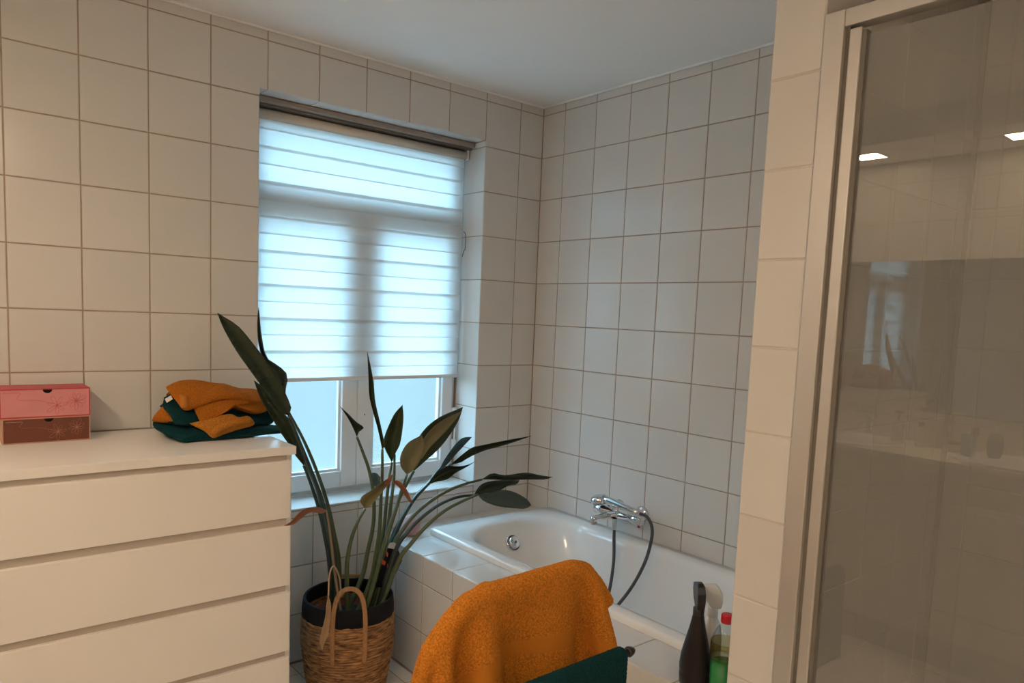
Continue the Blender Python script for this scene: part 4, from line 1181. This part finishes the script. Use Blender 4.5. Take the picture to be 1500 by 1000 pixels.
tag(mir, 'wide frameless wall mirror above the washbasins', 'mirror')
def bottle(nm, x, y, prof, m, label, cat, capm=None, cap=None):
    t = thing(nm, (x, y, VT), label, cat, 'toiletries on the countertop')
    part(MB().lathe(prof, (x, y, VT + .0005), 24, cap0=True, cap1=True).build('body', m, None, True), t)
    if cap: part(MB().lathe(cap, (x, y, VT + .0005), 20, cap1=True).build('cap', capm, None, True), t)
    return t
GOLD = mat('gold', (.7, .42, .12), .25, metal=.9)
bottle('soap_pump', -3.14, -1.16, [(.026, 0), (.028, .01), (.028, .10), (.012, .118)], mat('pale_pump', (.55, .50, .45), .3), 'pale soap pump with gold top beside the first basin', 'soap pump', GOLD, [(.010, .118), (.006, .12), (.006, .145), (.020, .147), (.020, .158), (.004, .162)])
bottle('tube_bottle', -3.12, -1.275, [(.020, 0), (.022, .01), (.022, .09), (.018, .10)], mat('white_tube', (.78, .74, .68), .4), 'white bottle with dark cap and printed front', 'bottle', BLACK, [(.012, .10), (.012, .12)])
bottle('lotion_bottle', -3.18, -1.33, [(.026, 0), (.028, .01), (.028, .13), (.028, .135)], mat('cream_lotion', (.70, .62, .50), .4), 'tall cream lotion bottle with pale cap', 'bottle', mat('cap_pale', (.8, .75, .65), .4), [(.028, .137), (.028, .16)])
bottle('cream_jar', -3.12, -1.43, [(.026, 0), (.028, .006), (.028, .035)], mat('jar_white', (.72, .66, .56), .35), 'low cream jar on the countertop', 'jar', GOLD, [(.029, .036), (.029, .05)])
bottle('toothbrush_cup', -3.03, -1.515, [(.026, 0), (.028, .01), (.030, .10)], mat('cup_blue', (.25, .38, .46), .2), 'pale blue cup between the basins', 'cup', UPVC, [(.006, .10), (.006, .13)])
bottle('deodorant', -3.14, -1.50, [(.020, 0), (.021, .01), (.021, .085)], mat('deo_cream', (.72, .66, .55), .4), 'cream stick with maroon cap beside the cup', 'bottle', mat('maroon', (.18, .05, .05), .4), [(.019, .087), (.019, .125)])
bottle('hand_soap', -3.17, -1.58, [(.028, 0), (.030, .01), (.030, .09), (.014, .11)], mat('soap_green', (.28, .36, .22), .2), 'green hand soap pump beside the second basin', 'soap pump', UPVC, [(.008, .11), (.006, .13), (.018, .132), (.018, .14)])
bottle('blue_jar', -3.10, -1.60, [(.022, 0), (.030, .02), (.033, .06), (.030, .085)], mat('jar_blue', (.10, .13, .22), .15), 'dark blue glass jar beside the second basin', 'jar')

# ================================================================== LAMPS
def downlight(x, y, z, label, lx=.13, ly=.13):
    t = thing('ceiling_lamp', (x, y, z), label, 'ceiling lamp', 'recessed ceiling lamps')
    part(rect_like(x, y, z, lx + .012, ly + .012, lx, ly).build('trim_ring', ALU), t)
    part(MB().box(x - lx / 2, x + lx / 2, y - ly / 2, y + ly / 2, z - .004, z - .002).build('lens', LENS), t)
def rect_like(x, y, z, a, b, ia, ib):
    m = MB(); h0, h1 = z - .006, z - .0005
    m.box(x - a / 2, x - ia / 2, y - b / 2, y + b / 2, h0, h1); m.box(x + ia / 2, x + a / 2, y - b / 2, y + b / 2, h0, h1)
    m.box(x - ia / 2, x + ia / 2, y - b / 2, y - ib / 2, h0, h1); m.box(x - ia / 2, x + ia / 2, y + ib / 2, y + b / 2, h0, h1)
    return m
for y, w in ((-.93, 'nearest the window wall'), (-1.60, 'second along the washbasins'), (-2.27, 'third along the washbasins'), (-2.94, 'farthest from the window wall')):
    downlight(-3.07, y, 2.30, 'square recessed lamp in the soffit, ' + w)
for x, y, w in ((-1.9, -3.35, 'beside the rear wall'),):
    downlight(x, y, CEIL, 'square recessed lamp in the ceiling, ' + w)
